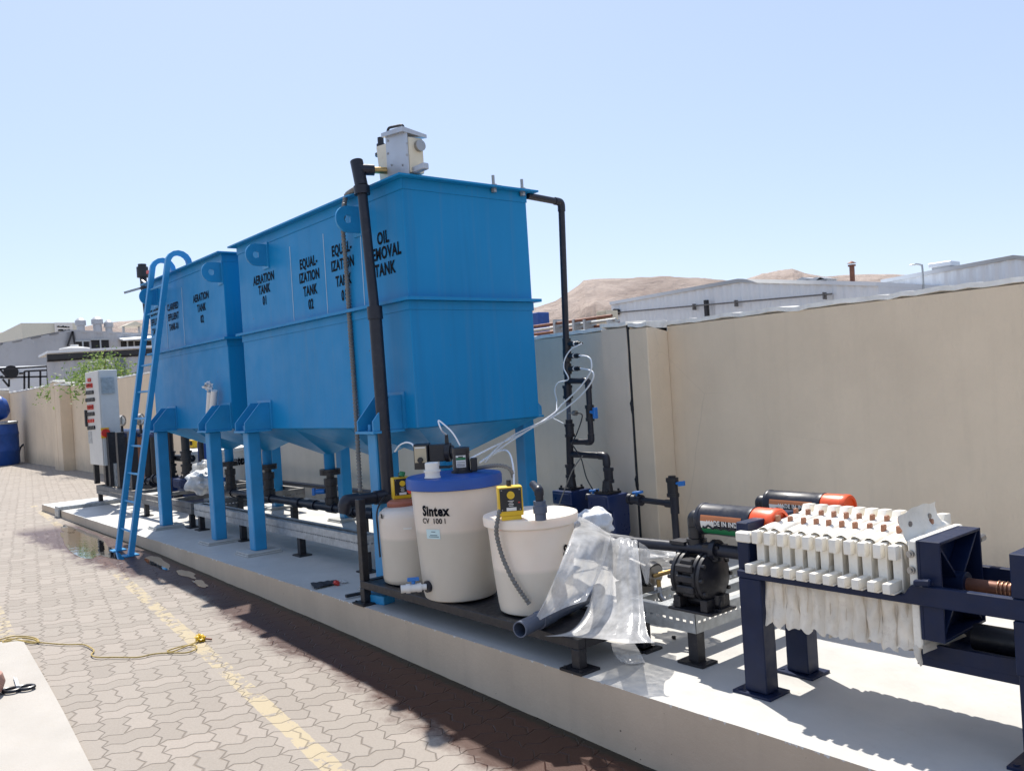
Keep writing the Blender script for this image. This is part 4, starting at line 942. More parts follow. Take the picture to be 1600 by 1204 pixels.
# ------------------------------------------------------------------ drums
def drum(label, c, prof, level, group='white dosing drums'):
    """prof: list of (radius, z) from the bottom up, absolute z"""
    t = thing('dosing_drum', (c[0], c[1], prof[0][1]), label, 'drum', group)
    f = MB(); f.lathe(prof, (c[0], c[1], 0), n=56); f.build('body', drum_mat('drum_plastic', level, 1.27 if 'flanged' in label else 1.0), t, sharp=50)
    return t
def face_ang(c, px, py, z):
    """angle round the drum of the point of its wall seen at that pixel"""
    best = None
    p = U(px, py, Z=z); d = ray(px, py); d2 = Vector((d.x, d.y)).normalized(); o = Vector((0,0)); cc = Vector((c[0], c[1])); return d2, cc
def wall_ang(c, r, px, py):
    d = ray(px, py); d2 = Vector((d.x, d.y)); d2.normalize(); cc = Vector((c[0], c[1])); b_ = cc.dot(d2); disc = max(0, b_*b_-(cc.length_squared-r*r)); p = d2*(b_-math.sqrt(disc)); t = p.length/Vector((d.x, d.y)).length
    return math.atan2(p.y-c[1], p.x-c[0]), CAM_H+d.z*t
zb = sz1+.001
# centre drum with blue lid
CC = (-4.20, 2.985); rC = lambda z: .222+(.262-.222)*min(1, max(0, (z-zb)/(.80-zb)))
dC = drum('tall white drum with a blue lid, a black motor and a dosing pump on top', CC, [(.19,zb),(.215,zb+.012),(.222,zb+.04),(rC(.35),.35),(rC(.6),.60),(rC(.8),.80),(.262,.83)], .415)
f = MB(); f.lathe([(.275,.815),(.288,.818),(.290,.87),(.284,.882),(.24,.888),(.02,.890)], (CC[0],CC[1],0), n=56); f.lathe([(.262,.816),(.285,.8155)], (CC[0],CC[1],0), n=56, caps=False); f.build('lid', M['lid'], dC)
f = MB(); a1, z1 = wall_ang(CC, .255, 679, 800); add_text_round(f, 'Sintex', .080, CC, rC, a1, z1-.020, .045, .80); a2, z2 = wall_ang(CC, .25, 677, 811); add_text_round(f, 'CV  100 l', .042, CC, rC, a2, z2-.024, .02, .95); f.build('lettering', M['ink'], dC)
a3, z3 = wall_ang(CC, .245, 677, 834)
def patch_round(mb, c, rz, a, z, w, h, eps=.002, n=8):
    vs = []
    for zz in (z-h/2, z+h/2):
        for k in range(n+1): r = rz(zz)+eps; t = a+(k/n-.5)*w/r; vs.append((c[0]+r*math.cos(t), c[1]+r*math.sin(t), zz))
    mb.add(vs, [(k, k+1, n+2+k, n+1+k) for k in range(n)])
f = MB(); patch_round(f, CC, rC, a3, z3, .095, .055); o = f.build('label_sticker', M['sticker'], dC)
f = MB()
for dz, w in ((.014,.03),(-.006,.05),(-.015,.07)): patch_round(f, CC, rC, a3+.02, z3+dz, w, .004, .0032, 4)
f.build('print', mat('faded_print', (.10,.16,.18), .6), o)
# ball valve near the foot
av, zv = wall_ang(CC, .222, 671, 915); vd = Vector((math.cos(av), math.sin(av), 0)); vp = Vector((CC[0], CC[1], zv))+vd*.222
side = Vector((-.35, -.94, 0)).normalized(); dirv = (S(645,915,Y=vp.y-.12)-vp); dirv.z = 0; dirv = (vd*.6+Vector((-.8,-.2,0))*.5).normalized()
tp = thing('ball_valve', vp, 'white plastic ball valve with a blue handle near the foot of the centre drum', 'valve')
f = MB(); f.cyl(vp-vd*.01, vp+vd*.022, .034, n=20); f.build('bulkhead_ring', M['pipe'], tp)
f = MB(); q = vp+vd*.02; f.cyl(q, q+dirv*.035, .018, n=16); f.cyl(q+dirv*.03, q+dirv*.055, .027, n=12); f.cyl(q+dirv*.055, q+dirv*.095, .024, n=16); f.cyl(q+dirv*.095, q+dirv*.12, .028, n=12); f.cyl(q+dirv*.12, q+dirv*.15, .022, .024, n=16); f.build('body', M['white'], tp)
f = MB(); q2 = q+dirv*.075+Vector((0,0,.024)); f.cyl(q2, q2+Vector((0,0,.02)), .012, n=10); f.obox(q2+Vector((0,0,.027)), dirv*.035, dirv.cross(Vector((0,0,1)))*.012, (0,0,.010)); f.build('handle', M['vblue'], tp, bevel=.003)
# things on the blue lid
lz = .889
def on_lid(px, py, z=lz): p = U(px, py, Z=z); return p
# black dosing pump with a beige front panel
fw2 = Vector((FW.x, FW.y, 0)).normalized(); rt2 = Vector((fw2.y, -fw2.x, 0))
def pump_axes(rot):   # local right / back axes, rot about Z from facing the camera
    c, s = math.cos(rot), math.sin(rot); r = rt2*c+fw2*s; b_ = -rt2*s+fw2*c; return r, b_
pc = U(668, 738, Z=lz); k = (pc-Vector((0,0,CAM_H))).length/F_PX  # metres per pixel there
pc = Vector((pc.x, pc.y, lz)); r_, b_ = pump_axes(.45)
bp = thing('dosing_pump', pc, 'black dosing pump with a beige front panel on the blue lid', 'dosing pump')
pl = U(667, 736, Z=lz); pl = Vector((CC[0]-.10, CC[1]-.03, lz))
r_ = Vector((.75, .66, 0)).normalized(); b_ = Vector((-.66, .75, 0))
pl = U(665, 733, Z=lz)
def PB(mb, a0, a1, b0, b1, z0, z1, org):   # box in pump axes
    mb.hexa([org+r_*x+b_*y+Vector((0,0,z)) for z in (z0, z1) for x, y in ((a0,b0),(a1,b0),(a1,b1),(a0,b1))])
f = MB(); PB(f, -.075, .02, .0, .10, .0, .165, pl); f.build('control_head', M['blackp'], bp, bevel=.008, seg=2)
f = MB(); PB(f, -.068, .012, -.003, -.0005, .045, .15, pl); o = f.build('panel', M['beige'], bp)
f = MB(); PB(f, -.062, .006, -.005, -.0035, .138, .146, pl); f.build('name_strip', M['white'], o)
f = MB(); c0 = pl+r_*(-.03)+Vector((0,0,.062)); f.cyl(c0-b_*.022, c0-b_*.003, .016, .019, n=14); f.build('knob', M['blackp'], o)
f = MB(); PB(f, .022, .13, .02, .085, .045, .155, pl); f.cyl(pl+r_*.125+b_*.05+Vector((0,0,.10)), pl+r_*.165+b_*.05+Vector((0,0,.10)), .062, n=24); f.cyl(pl+r_*.165+b_*.05+Vector((0,0,.10)), pl+r_*.182+b_*.05+Vector((0,0,.10)), .045, n=24); f.build('motor_body', M['blackp'], bp, bevel=.005)
f = MB(); c1 = pl+r_*.14+b_*.05; f.cyl(c1+Vector((0,0,.16)), c1+Vector((0,0,.215)), .014, .010, n=10); f.build('outlet_nozzle', M['blackp'], bp)
f = MB(); PB(f, -.075, .16, .005, .09, .0005, .012, pl); f.build('foot', M['blackp'], bp)
nozzle = c1+Vector((0,0,.215))
# white filler cap
cp = U(676, 746, Z=lz); f = MB(); f.lathe([(.048,0),(.048,.006),(.044,.008),(.044,.035),(.050,.036),(.050,.045),(.041,.046),(.041,.085),(.036,.09)], cp, n=28); tag(f.build('filler_cap', M['white']), 'white stepped plastic filler cap standing at the front of the blue lid', 'cap')
# agitator motor
mc = U(722, 738, Z=lz); mo = thing('agitator_motor', mc, 'small black upright motor with a white and green plate on the blue lid', 'motor')
f = MB(); f.lathe([(.065,0),(.065,.012),(.052,.014),(.050,.115),(.053,.117),(.053,.15),(.047,.154)], mc, n=32); f.build('housing', M['blackp'], mo)
rM = lambda z: .0505
am, zm = wall_ang((mc.x, mc.y), .0505, 720, 719); f = MB(); patch_round(f, (mc.x,mc.y), rM, am, lz+.072, .062, .072); o = f.build('nameplate', M['white'], mo)
f = MB(); patch_round(f, (mc.x,mc.y), rM, am, lz+.088, .060, .016, .0032); f.build('green_band', M['green'], o)
f = MB(); patch_round(f, (mc.x,mc.y), rM, am, lz+.100, .03, .006, .0034, 4)
for dz in (.068,.058,.050,.044): patch_round(f, (mc.x,mc.y), rM, am, lz+dz, .05, .0022, .0034, 4)
f.build('print', M['ink'], o)
f = MB(); q = Vector((mc.x, mc.y, lz))+rt2*.075; f.obox(q+Vector((0,0,.045)), rt2*.02, fw2*.025, (0,0,.04)); f.build('terminal_box', M['blackp'], mo, bevel=.004)
cw = [Vector((mc.x,mc.y,lz+.02))+rt2*.09, U(765,728,Z=lz+.04), U(783,727,Z=lz+.045), U(797,733,Z=lz+.02), U(802,745,Z=lz-.03)]
tag(conduit(cw, .011, 8, .12).build('motor_conduit', M['cord']), 'grey corrugated conduit running from the lid motor to the drum edge', 'conduit')

# right drum
RC = (-3.60, 3.06); rR = lambda z: .205+(.243-.205)*min(1, max(0, (z-zb)/(.64-zb)))
dR = drum('shorter white drum with an open flanged rim, half covered by clear plastic', RC, [(.175,zb),(.198,zb+.012),(.205,zb+.05),(rR(.4),.40),(.240,.62),(.246,.632),(.262,.636),(.265,.668),(.262,.684),(.250,.688),(.02,.684)], .245)
f = MB(); a1, z1 = wall_ang(RC, .238, 889, 857); add_text_round(f, 'Sintex', .080, RC, rR, a1+.19, z1-.03, .045, .80); f.build('lettering', M['ink'], dR)
# left drum
LC = (-4.80, 3.045); rL = lambda z: .205+.012*(z-zb)/.5
dL = drum('small white drum with a rounded shoulder, left of the blue-lidded one', LC, [(.18,zb),(.20,zb+.012),(.205,zb+.04),(.212,.5),(.214,.585),(.205,.615),(.18,.636),(.11,.645),(.02,.647)], .30)
f = MB(); f.lathe([(.10,.644),(.10,.668),(.085,.680),(.02,.683)], (LC[0]-.07, LC[1]-.02, 0), n=28); f.build('cap', mat('dull_red_cap', (.34,.10,.055), .5), dL)
f = MB(); a1, z1 = wall_ang(LC, .214, 597, 806); patch_round(f, LC, rL, a1, z1, .022, .03); f.build('fitting', M['blackp'], dL)
f = MB(); a1, z1 = wall_ang(LC, .21, 637, 825); patch_round(f, LC, rL, a1, z1, .055, .012); f.build('embossed_mark', M['white'], dL)

def yellow_pump(label, org, rot, s=1.0):
    global r_, b_
    c, q = math.cos(rot), math.sin(rot); r_ = rt2*c+fw2*q; b_ = -rt2*q+fw2*c
    t = thing('dosing_pump', org, label, 'dosing pump', 'yellow dosing pumps')
    f = MB(); PB(f, -.062*s, .062*s, 0, .085*s, .02*s, .165*s, org); f.build('case', M['yellow'], t, bevel=.006, seg=2)
    f = MB(); PB(f, -.05*s, .05*s, .004, .10*s, 0, .0195*s, org); f.build('foot', M['yellow'], t)
    f = MB(); PB(f, -.054*s, .054*s, -.003, -.0005, .045*s, .158*s, org); o = f.build('panel', M['blackp'], t)
    f = MB(); kc = org+r_*0+Vector((0,0,.125*s)); f.cyl(kc-b_*.016, kc-b_*.0035, .019*s, n=18); f.cyl(kc-b_*.019, kc-b_*.0165, .007*s, n=8); f.build('knob', M['yellow'], o)
    f = MB(); w_ = kc-b_*.0045-r_*0
    for i, wd in enumerate((.030, .018, .026, .022)): PB(f, -.5*wd*s, .5*wd*s, -.0043, -.0035, (.094-.008*i)*s, (.097-.008*i)*s, org)
    f.build('print', M['white'], o)
    f = MB(); PB(f, -.024*s, .026*s, -.0045, -.0035, .047*s, .063*s, org); f.build('serial_plate', M['white'], o)
    f = MB(); PB(f, .036*s, .046*s, -.0045, -.0035, .083*s, .089*s, org); f.build('lamp', M['red'], o)
    f = MB()
    for dx in (-.045, .045):
        for dz in (.052, .15): cc = org+r_*dx*s+Vector((0,0,dz*s)); f.cyl(cc-b_*.005, cc-b_*.003, .0035, n=6)
    f.build('screw', M['steel'], o)
    f = MB(); f.cyl(org+b_*.05*s+Vector((0,0,.165*s)), org+b_*.05*s+Vector((0,0,.195*s)), .012*s, n=10); f.cyl(org+b_*.085*s+Vector((0,0,.09*s)), org+b_*.12*s+Vector((0,0,.09*s)), .04*s, n=18); f.build('pump_head', M['blackp'], t)
    return t
yo = U(800, 812, Z=.688); yellow_pump('yellow dosing pump with a black dial panel on the front of the shorter drum', yo, .12, 1.06)
yo2 = U(630, 783, Z=.662); yellow_pump('yellow dosing pump on the small left drum, partly behind the blue lid', yo2, .35, .98)
f = MB(); q = yo2+Vector((0,0,.17)); f.cyl(q, q+Vector((.0,.01,.03)), .02, n=12); f.build('valve_cap', M['green'], None); o = bpy.data.objects['valve_cap']; tag(o, 'small green cap on the outlet of the left yellow dosing pump', 'cap')
f = MB(); q = U(641, 766, Z=.80); f.cyl(q, q+fw2*.03, .02, n=14); tag(f.build('mixing_valve', M['red']), 'small red round fitting at the left edge of the blue lid', 'fitting')
# suction fitting and pipe on the right drum
gp = thing('suction_fitting', U(844, 812, Z=.69), 'grey pipe union with a dark elbow entering the shorter drum lid', 'pipe fitting')
q = U(845, 812, Z=.69); f = MB(); f.lathe([(.030,0),(.030,.035),(.037,.038),(.037,.075),(.033,.078),(.033,.10)], q, n=20); f.build('union', M['greypipe'], gp)
f = MB(); pipe(f, [q+Vector((0,0,.10)), q+Vector((0,0,.155)), q+Vector((-.16,.10,.165))], .021, .05); f.build('elbow', M['pipe'], gp)
# corrugated conduit down the right drum
def on_wall(c, r, px, py): a, z = wall_ang(c, r, px, py); return Vector((c[0]+r*math.cos(a), c[1]+r*math.sin(a), z))
cw = [yo-rt2*.06+Vector((0,0,.06)), on_wall(RC,.29,776,822), on_wall(RC,.275,777,840), on_wall(RC,.26,786,872), on_wall(RC,.25,803,908), on_wall(RC,.24,827,943)]
tag(conduit(cw, .0115, 12, .15).build('drum_conduit', M['cord']), 'grey corrugated conduit hanging down the front of the shorter drum', 'conduit')
cw = [yo2-rt2*.05+Vector((0,0,.05)), U(606,770,Z=.69), on_wall(LC,.222,590,795), on_wall(LC,.222,590,830), on_wall(LC,.222,594,870)]
f = MB(); f.tube(smooth_path(cw, 8), .006, 8); tag(f.build('pump_cable', M['black']), 'thin black cable from the left yellow pump down the small drum', 'cable')

# loose grey pipe lying on the stand
pa, pb2 = U(812, 983, Z=.205), U(936, 922, Z=.205)
f = MB(); d = (pb2-pa).normalized(); n = 22
f.lathe([(.034,0),(.040,0),(.040,.0001),(.040,.17),(.0455,.172),(.0455,.30),(.041,.302),(.041,(pb2-pa).length)], pa, pb2-pa, n, caps=False)
f.lathe([(.034,.0),(.034,.45)], pa, pb2-pa, n, caps=False); tag(f.build('loose_pipe', M['greypipe'], sharp=60), 'open-ended grey plastic pipe lying across the front of the drum stand', 'pipe')

# ------------------------------------------------------------------ white dosing hoses
nz = nozzle
h = lambda *pts: smooth_path(list(pts), 10)
def hose(label, pts, r=.0066, m='hose'):
    f = MB(); f.tube(smooth_path(pts, 10), r, 8); return tag(f.build('dosing_hose', M[m]), label, 'hose', 'white dosing hoses')
B1 = U(862, 652, Y=4.70); B0 = U(800, 684, Y=4.2)
hose('thin white hose looping from the black pump nozzle to the lid motor', [nz, U(690,672,Y=3.02), U(685,657,Y=3.02), U(695,664,Y=3.03), U(708,677,Y=3.04), U(719,696,Y=3.06)], .0048)
hose('white hose to the lowest injection point, end of the longest loop', [U(735,716,Y=3.3), U(770,698,Y=3.6), B0, B1, U(890,633,Y=4.8), U(912,613,Y=4.8), U(926,593,Y=4.78), U(925,580,Y=4.78), U(907,575.5,Y=4.84)])
hose('white hose to the middle injection point, looping out right of the black riser', [U(750,722,Y=3.5), B0+Vector((.02,0,-.01)), B1+Vector((0,0,.02)), U(880,630,Y=4.8), U(905,606,Y=4.8), U(922,582,Y=4.77), U(924,565,Y=4.77), U(918,557,Y=4.78), U(905,555.5,Y=4.84)])
hose('white hose to the top injection point, passing behind the black riser', [U(760,716,Y=3.6), B0+Vector((0,0,.015)), B1+Vector((0,0,.01)), U(870,630,Y=4.85), U(867,610,Y=4.86), U(872,598,Y=4.84), U(888,592,Y=4.80), U(881,575,Y=4.80), U(883,560,Y=4.80), U(893,545,Y=4.80), U(909,537,Y=4.80)], .0055)
f = MB(); f.bar(B1, U(880,661,Y=4.7), .006, .006); tag(f.build('cable_tie', M['hose']), 'white cable tie with a long tail binding the white hoses', 'cable tie')
hose('white hose arching up behind the black dosing pump on the left', [U(617,705,Y=3.12), U(625,695,Y=3.1), U(636,691,Y=3.1), U(646,696,Y=3.1), U(648,715,Y=3.05)], .0055)
hose('white hose rising from the right yellow pump and bending behind it', [U(803,760,Y=3.1), U(802,730,Y=3.2), U(796,708,Y=3.3), U(786,703,Y=3.4), U(770,710,Y=3.5), U(758,722,Y=3.5)], .0055)

# ------------------------------------------------------------------ treated-water riser behind the tank and the two navy pumps
PP = dict(Y=4.88)
rs = thing('riser_pipe', (-5.15, 4.88, .5), 'black pipe riser with three injection points climbing from the pumps to the tank rim', 'pipe')
pts = [U(824,306,X=-5.05), U(877,316,X=-5.06), U(885,545,Y=4.86)]
f = MB(); pipe(f, pts+[U(888,628,Y=4.87)], .027, .06); f.build('upper_pipe', M['pipe'], rs)
f = MB(); f.cyl(U(888,626,Y=4.87), U(889,664,Y=4.87), .019, n=14); f.build('clear_section', M['greypipe'], rs)
f = MB(); f.cyl(U(889,655,Y=4.87), U(892,762,Y=4.88), .030, n=16)
for px, py in ((887,612),(890,672),(891,735)): q = U(px,py,Y=4.87); fittings(f, q, (0,0,1), .030, .11)
f.build('lower_pipe', M['pipe'], rs)
for px, py, ln in ((885.5,537,24),(886,556,21),(886.5,576,21)):
    a = U(px, py, Y=4.86); q = U(px+ln, py-.5 , Y=4.86); d = (q-a).normalized(); L_ = (q-a).length
    f = MB(); f.cyl(a-Vector((0,0,.045)), a+Vector((0,0,.045)), .036, n=14); f.cyl(a, a+d*L_*.5, .022, n=12); f.cyl(a+d*L_*.5, a+d*L_*.9, .016, n=10); f.cyl(a+d*L_*.62, a+d*L_*.78, .021, n=8); f.cyl(a+d*L_*.9, a+d*L_*1.02, .009, n=8); o = f.build('injection_nozzle', M['blackp'], rs)
    f = MB(); f.cyl(a+d*L_*.5, a+d*L_*.58, .0185, n=12); f.build('white_ring', M['white'], o)
f = MB(); pipe(f, [U(887,595,Y=4.86), U(919,595,Y=4.86), U(924,690,Y=4.86), U(894,690,Y=4.87)], .024, .05); f.build('bypass_loop', M['pipe'], rs)
f = MB(); q = U(921.5,645,Y=4.86); fittings(f, q, (0,0,1), .026, .13); vv = f.build('valve', M['blackp'], rs)
f = MB(); q = U(930,645,Y=4.84); f.cyl(U(922,643,Y=4.84), q, .012, n=10); f.obox(q+Vector((.0,0,.0)), (.014,0,0), (0,.02,0), (0,0,.045)); f.build('handle', M['vblue'], vv, bevel=.005)
f = MB(); pipe(f, [U(893,709,Y=4.88), U(947,712,Y=4.88), U(952,785,Y=4.88)], .027, .06); q = U(951,742,Y=4.88); fittings(f, q, (0,0,1), .030, .12); f.build('branch_pipe', M['pipe'], rs)
f = MB(); q = U(898,645,Y=4.86); f.cyl(U(889,645,Y=4.86), q, .008, n=8); f.cyl(q-Vector((.012,0,0)), q+Vector((.02,0,0)), .022, n=10); f.build('pressure_sensor', M['steel'], rs)
f = MB(); f.tube(smooth_path([U(900,645,Y=4.85), U(909,647,Y=4.84), U(908,658,Y=4.84), U(900,680,Y=4.82), U(894,692,Y=4.80), U(898,700,Y=4.80), U(908,716,Y=4.80), U(916,745,Y=4.80), U(926,764,Y=4.78)], 6), .005, 6); f.build('cable', M['black'], rs)
f = MB(); f.tube(smooth_path([U(910,712,Y=4.80), U(896,732,Y=4.78), U(884,760,Y=4.75), U(872,792,Y=4.70)], 6), .005, 6); f.build('cable', M['cord'], rs)
def feed_pump(label, o, w=.23, d=.24, h=.36, group='navy feed pumps'):
    """o: centre of the top face"""
    o = Vector(o); t = thing('feed_pump', (o.x, o.y, o.z-h), label, 'pump', group); x0, x1, y0, y1 = o.x-w/2, o.x+w/2, o.y-d/2, o.y+d/2
    f = MB(); poly = [(y0, o.z), (y0, o.z-.11), (y0+.02, o.z-.12), (y0+.055, o.z-.13), (y0+.055, o.z-h*.92), (y0+.09, o.z-h), (y1-.04, o.z-h), (y1, o.z-h*.86), (y1, o.z)]
    f.prism([(x0, a, b2) for a, b2 in poly], (w, 0, 0)); f.build('casing', M['pumpblue'], t, bevel=.014, seg=3)
    f = MB(); f.box(x0+.02, x1-.02, y0-.006, y0-.0005, o.z-.085, o.z-.02); f.build('badge', M['pumpblue'], t, bevel=.004)
    f = MB(); f.box(o.x-.075, o.x+.075, o.y-.075, o.y+.075, o.z+.001, o.z+.02)
    for sx in (-.06, .06):
        for sy in (-.06, .06): f.cyl((o.x+sx,o.y+sy,o.z+.02), (o.x+sx,o.y+sy,o.z+.038), .010, n=6)
    f.cyl((o.x,o.y,o.z+.02), (o.x,o.y,o.z+.10), .045, .036, n=18); f.build('outlet_flange', M['blackp'], t)
    f = MB(); f.cyl((o.x, y0+.06, o.z-h*.6), (o.x, y0-.02, o.z-h*.6), .065, n=22); f.cyl((o.x, y0-.021, o.z-h*.6), (o.x, y0-.05, o.z-h*.6), .03, n=16); f.build('motor_end', M['black'], t)
    f = MB(); f.box(x0-.01, x1+.01, y0+.03, y1+.01, o.z-h-.03, o.z-h-.0005); f.build('base', M['black'], t)
    return t
p1 = U(893, 764, Y=4.88); feed_pump('navy pump under the tall black riser, left one of the pair by the wall', p1)
p2 = U(952.5, 770, Y=4.88); feed_pump('navy pump with two blue valves, right one of the pair by the wall', p2+Vector((.0,-.02,0)))
sb = thing('pump_bench', ((p1.x+p2.x)/2, 4.9, 0), 'black steel bench under the pair of navy pumps by the wall', 'bench'); zt_ = min(p1.z, p2.z)-.365-.03
f = MB(); f.box(p1.x-.2, p2.x+.2, 4.74, 4.79, zt_-.04, zt_); f.box(p1.x-.2, p2.x+.2, 5.0, 5.05, zt_-.04, zt_); f.box(p1.x-.2, p1.x-.15, 4.7901, 4.9999, zt_-.04, zt_-.0005); f.box(p2.x+.15, p2.x+.2, 4.7901, 4.9999, zt_-.04, zt_-.0005); f.build('frame', M['black'], sb)
for x in (p1.x-.175, p2.x+.175):
    for y in (4.765, 5.025): f = MB(); f.box(x-.02, x+.02, y-.02, y+.02, 0, zt_-.0405); f.build('leg', M['black'], sb)
# link pipe between the pumps, branch to the standpipe
lk = thing('suction_pipe', (p2.x, 4.88, p2.z-.1), 'black pipe with blue ball valves linking the wall pumps to the standpipe', 'pipe')
q0, q1, q2 = U(918,776,Y=4.86), U(934,779,Y=4.86), U(984,779,Y=4.86); f = MB(); f.cyl(q0, q1, .03, n=14); f.build('link', M['pipe'], lk)
jt = U(1054, 787, Y=4.88)
f = MB(); fittings(f, U(993,780,Y=4.87), U(1000,781,Y=4.87)-U(990,779.8,Y=4.87), .03, .13); f.cyl(U(998,780,Y=4.87), jt, .022, n=14); f.cyl(jt-Vector((.08,0,0)), jt, .03, n=14); f.build('pipe', M['pipe'], lk)
for px, py in ((995,770),(927,767)):
    q = U(px, py, Y=4.86); f = MB(); f.cyl(q-Vector((0,0,.03)), q, .012, n=8); f.obox(q+Vector((.01,0,.006)), (.045,0,.006), (0,.018,0), (-.002,0,.010)); f.build('handle', M['vblue'], lk, bevel=.005)
sp_ = thing('standpipe', (jt.x, jt.y, 0), 'black standpipe with a valve and a blue handle, by the tan wall pilaster', 'pipe')
tp_ = U(1050, 746, Y=4.88); f = MB(); f.cyl((jt.x,jt.y,.012), (tp_.x,tp_.y,tp_.z-.05), .026, n=16); f.cyl((jt.x,jt.y,jt.z-.07), (jt.x,jt.y,jt.z+.07), .033, n=16); f.build('pipe', M['pipe'], sp_)
f = MB(); f.cyl((tp_.x,tp_.y,tp_.z-.14), (tp_.x,tp_.y,tp_.z-.115), .046, n=14); f.cyl((tp_.x,tp_.y,tp_.z-.115), (tp_.x,tp_.y,tp_.z-.03), .040, n=18); f.cyl((tp_.x,tp_.y,tp_.z-.03), (tp_.x,tp_.y,tp_.z), .047, n=18); f.cyl((tp_.x,tp_.y,tp_.z), (tp_.x,tp_.y,tp_.z+.015), .028, n=14); vv = f.build('valve', M['blackp'], sp_)
q = U(1063, 755, Y=4.88); f = MB(); f.cyl((tp_.x,tp_.y,q.z), q, .012, n=8); f.obox(q+Vector((.012,0,0)), (.028,.0,.004), (0,.012,0), (0,0,.018)); f.build('handle', M['vblue'], vv, bevel=.005)
# silver bag wrapped round a pump head beside the drum
f = MB(); f.blob(U(925,818,Y=3.55), (.13,.10,.085), 18, .22, 2.2, 5); tag(f.build('wrapped_pump_head', M['bag'], sharp=60), 'lump wrapped in a creased silver-white bag behind the shorter drum', 'bag')
# ------------------------------------------------------------------ filter press
fp = thing('filter_press', (-1.8, 3.31, 0), 'plate filter press with white plates between navy steel beams', 'filter press')
BF, BR_ = 3.08, 3.53      # front and rear beam faces
bz0, bz1 = .505, .578
for nm, y0, y1 in (('front_beam', BF, BF+.03), ('rear_beam', BR_-.03, BR_)):
    f = MB(); f.prism([(-2.262,y0,bz0),(-1.0,y0,bz0),(-1.0,y0,bz1),(-1.455,y0,bz1),(-1.50,y0,bz1-.002),(-1.53,y0,.535),(-2.262,y0,.535)], (0,y1-y0,0)); f.build(nm, M['navy'], fp, bevel=.003)
for lx, ly in ((-2.205, 3.13), (-2.205, 3.455), (-1.10, 3.13), (-1.10, 3.455)):
    f = MB(); f.box(lx-.055, lx+.055, ly-.045, ly+.045, .0125, bz0-.001); f.build('leg', M['navy'], fp, bevel=.004)
    f = MB(); f.box(lx-.10, lx+.09, ly-.075, ly+.075, 0, .012)
    f.cyl((lx-.078,ly-.045,.012),(lx-.078,ly-.045,.015),.012,n=8); f.build('foot_plate', M['navy'], fp, bevel=.002)
f = MB(); f.box(-2.275, -2.215, BF+.031, BR_-.031, .36, .738); f.build('head_plate', M['navy'], fp, bevel=.004)
f = MB(); f.box(-1.16, -1.02, BF+.0, BR_+.02, bz1+.002, .73); f.box(-1.16, -1.02, BF+.0, BR_+.02, .32, bz0-.002); f.box(-1.158, -1.022, BF+.031, BR_-.031, bz0-.0015, bz1+.0015); f.build('crosshead', M['navy'], fp, bevel=.003)
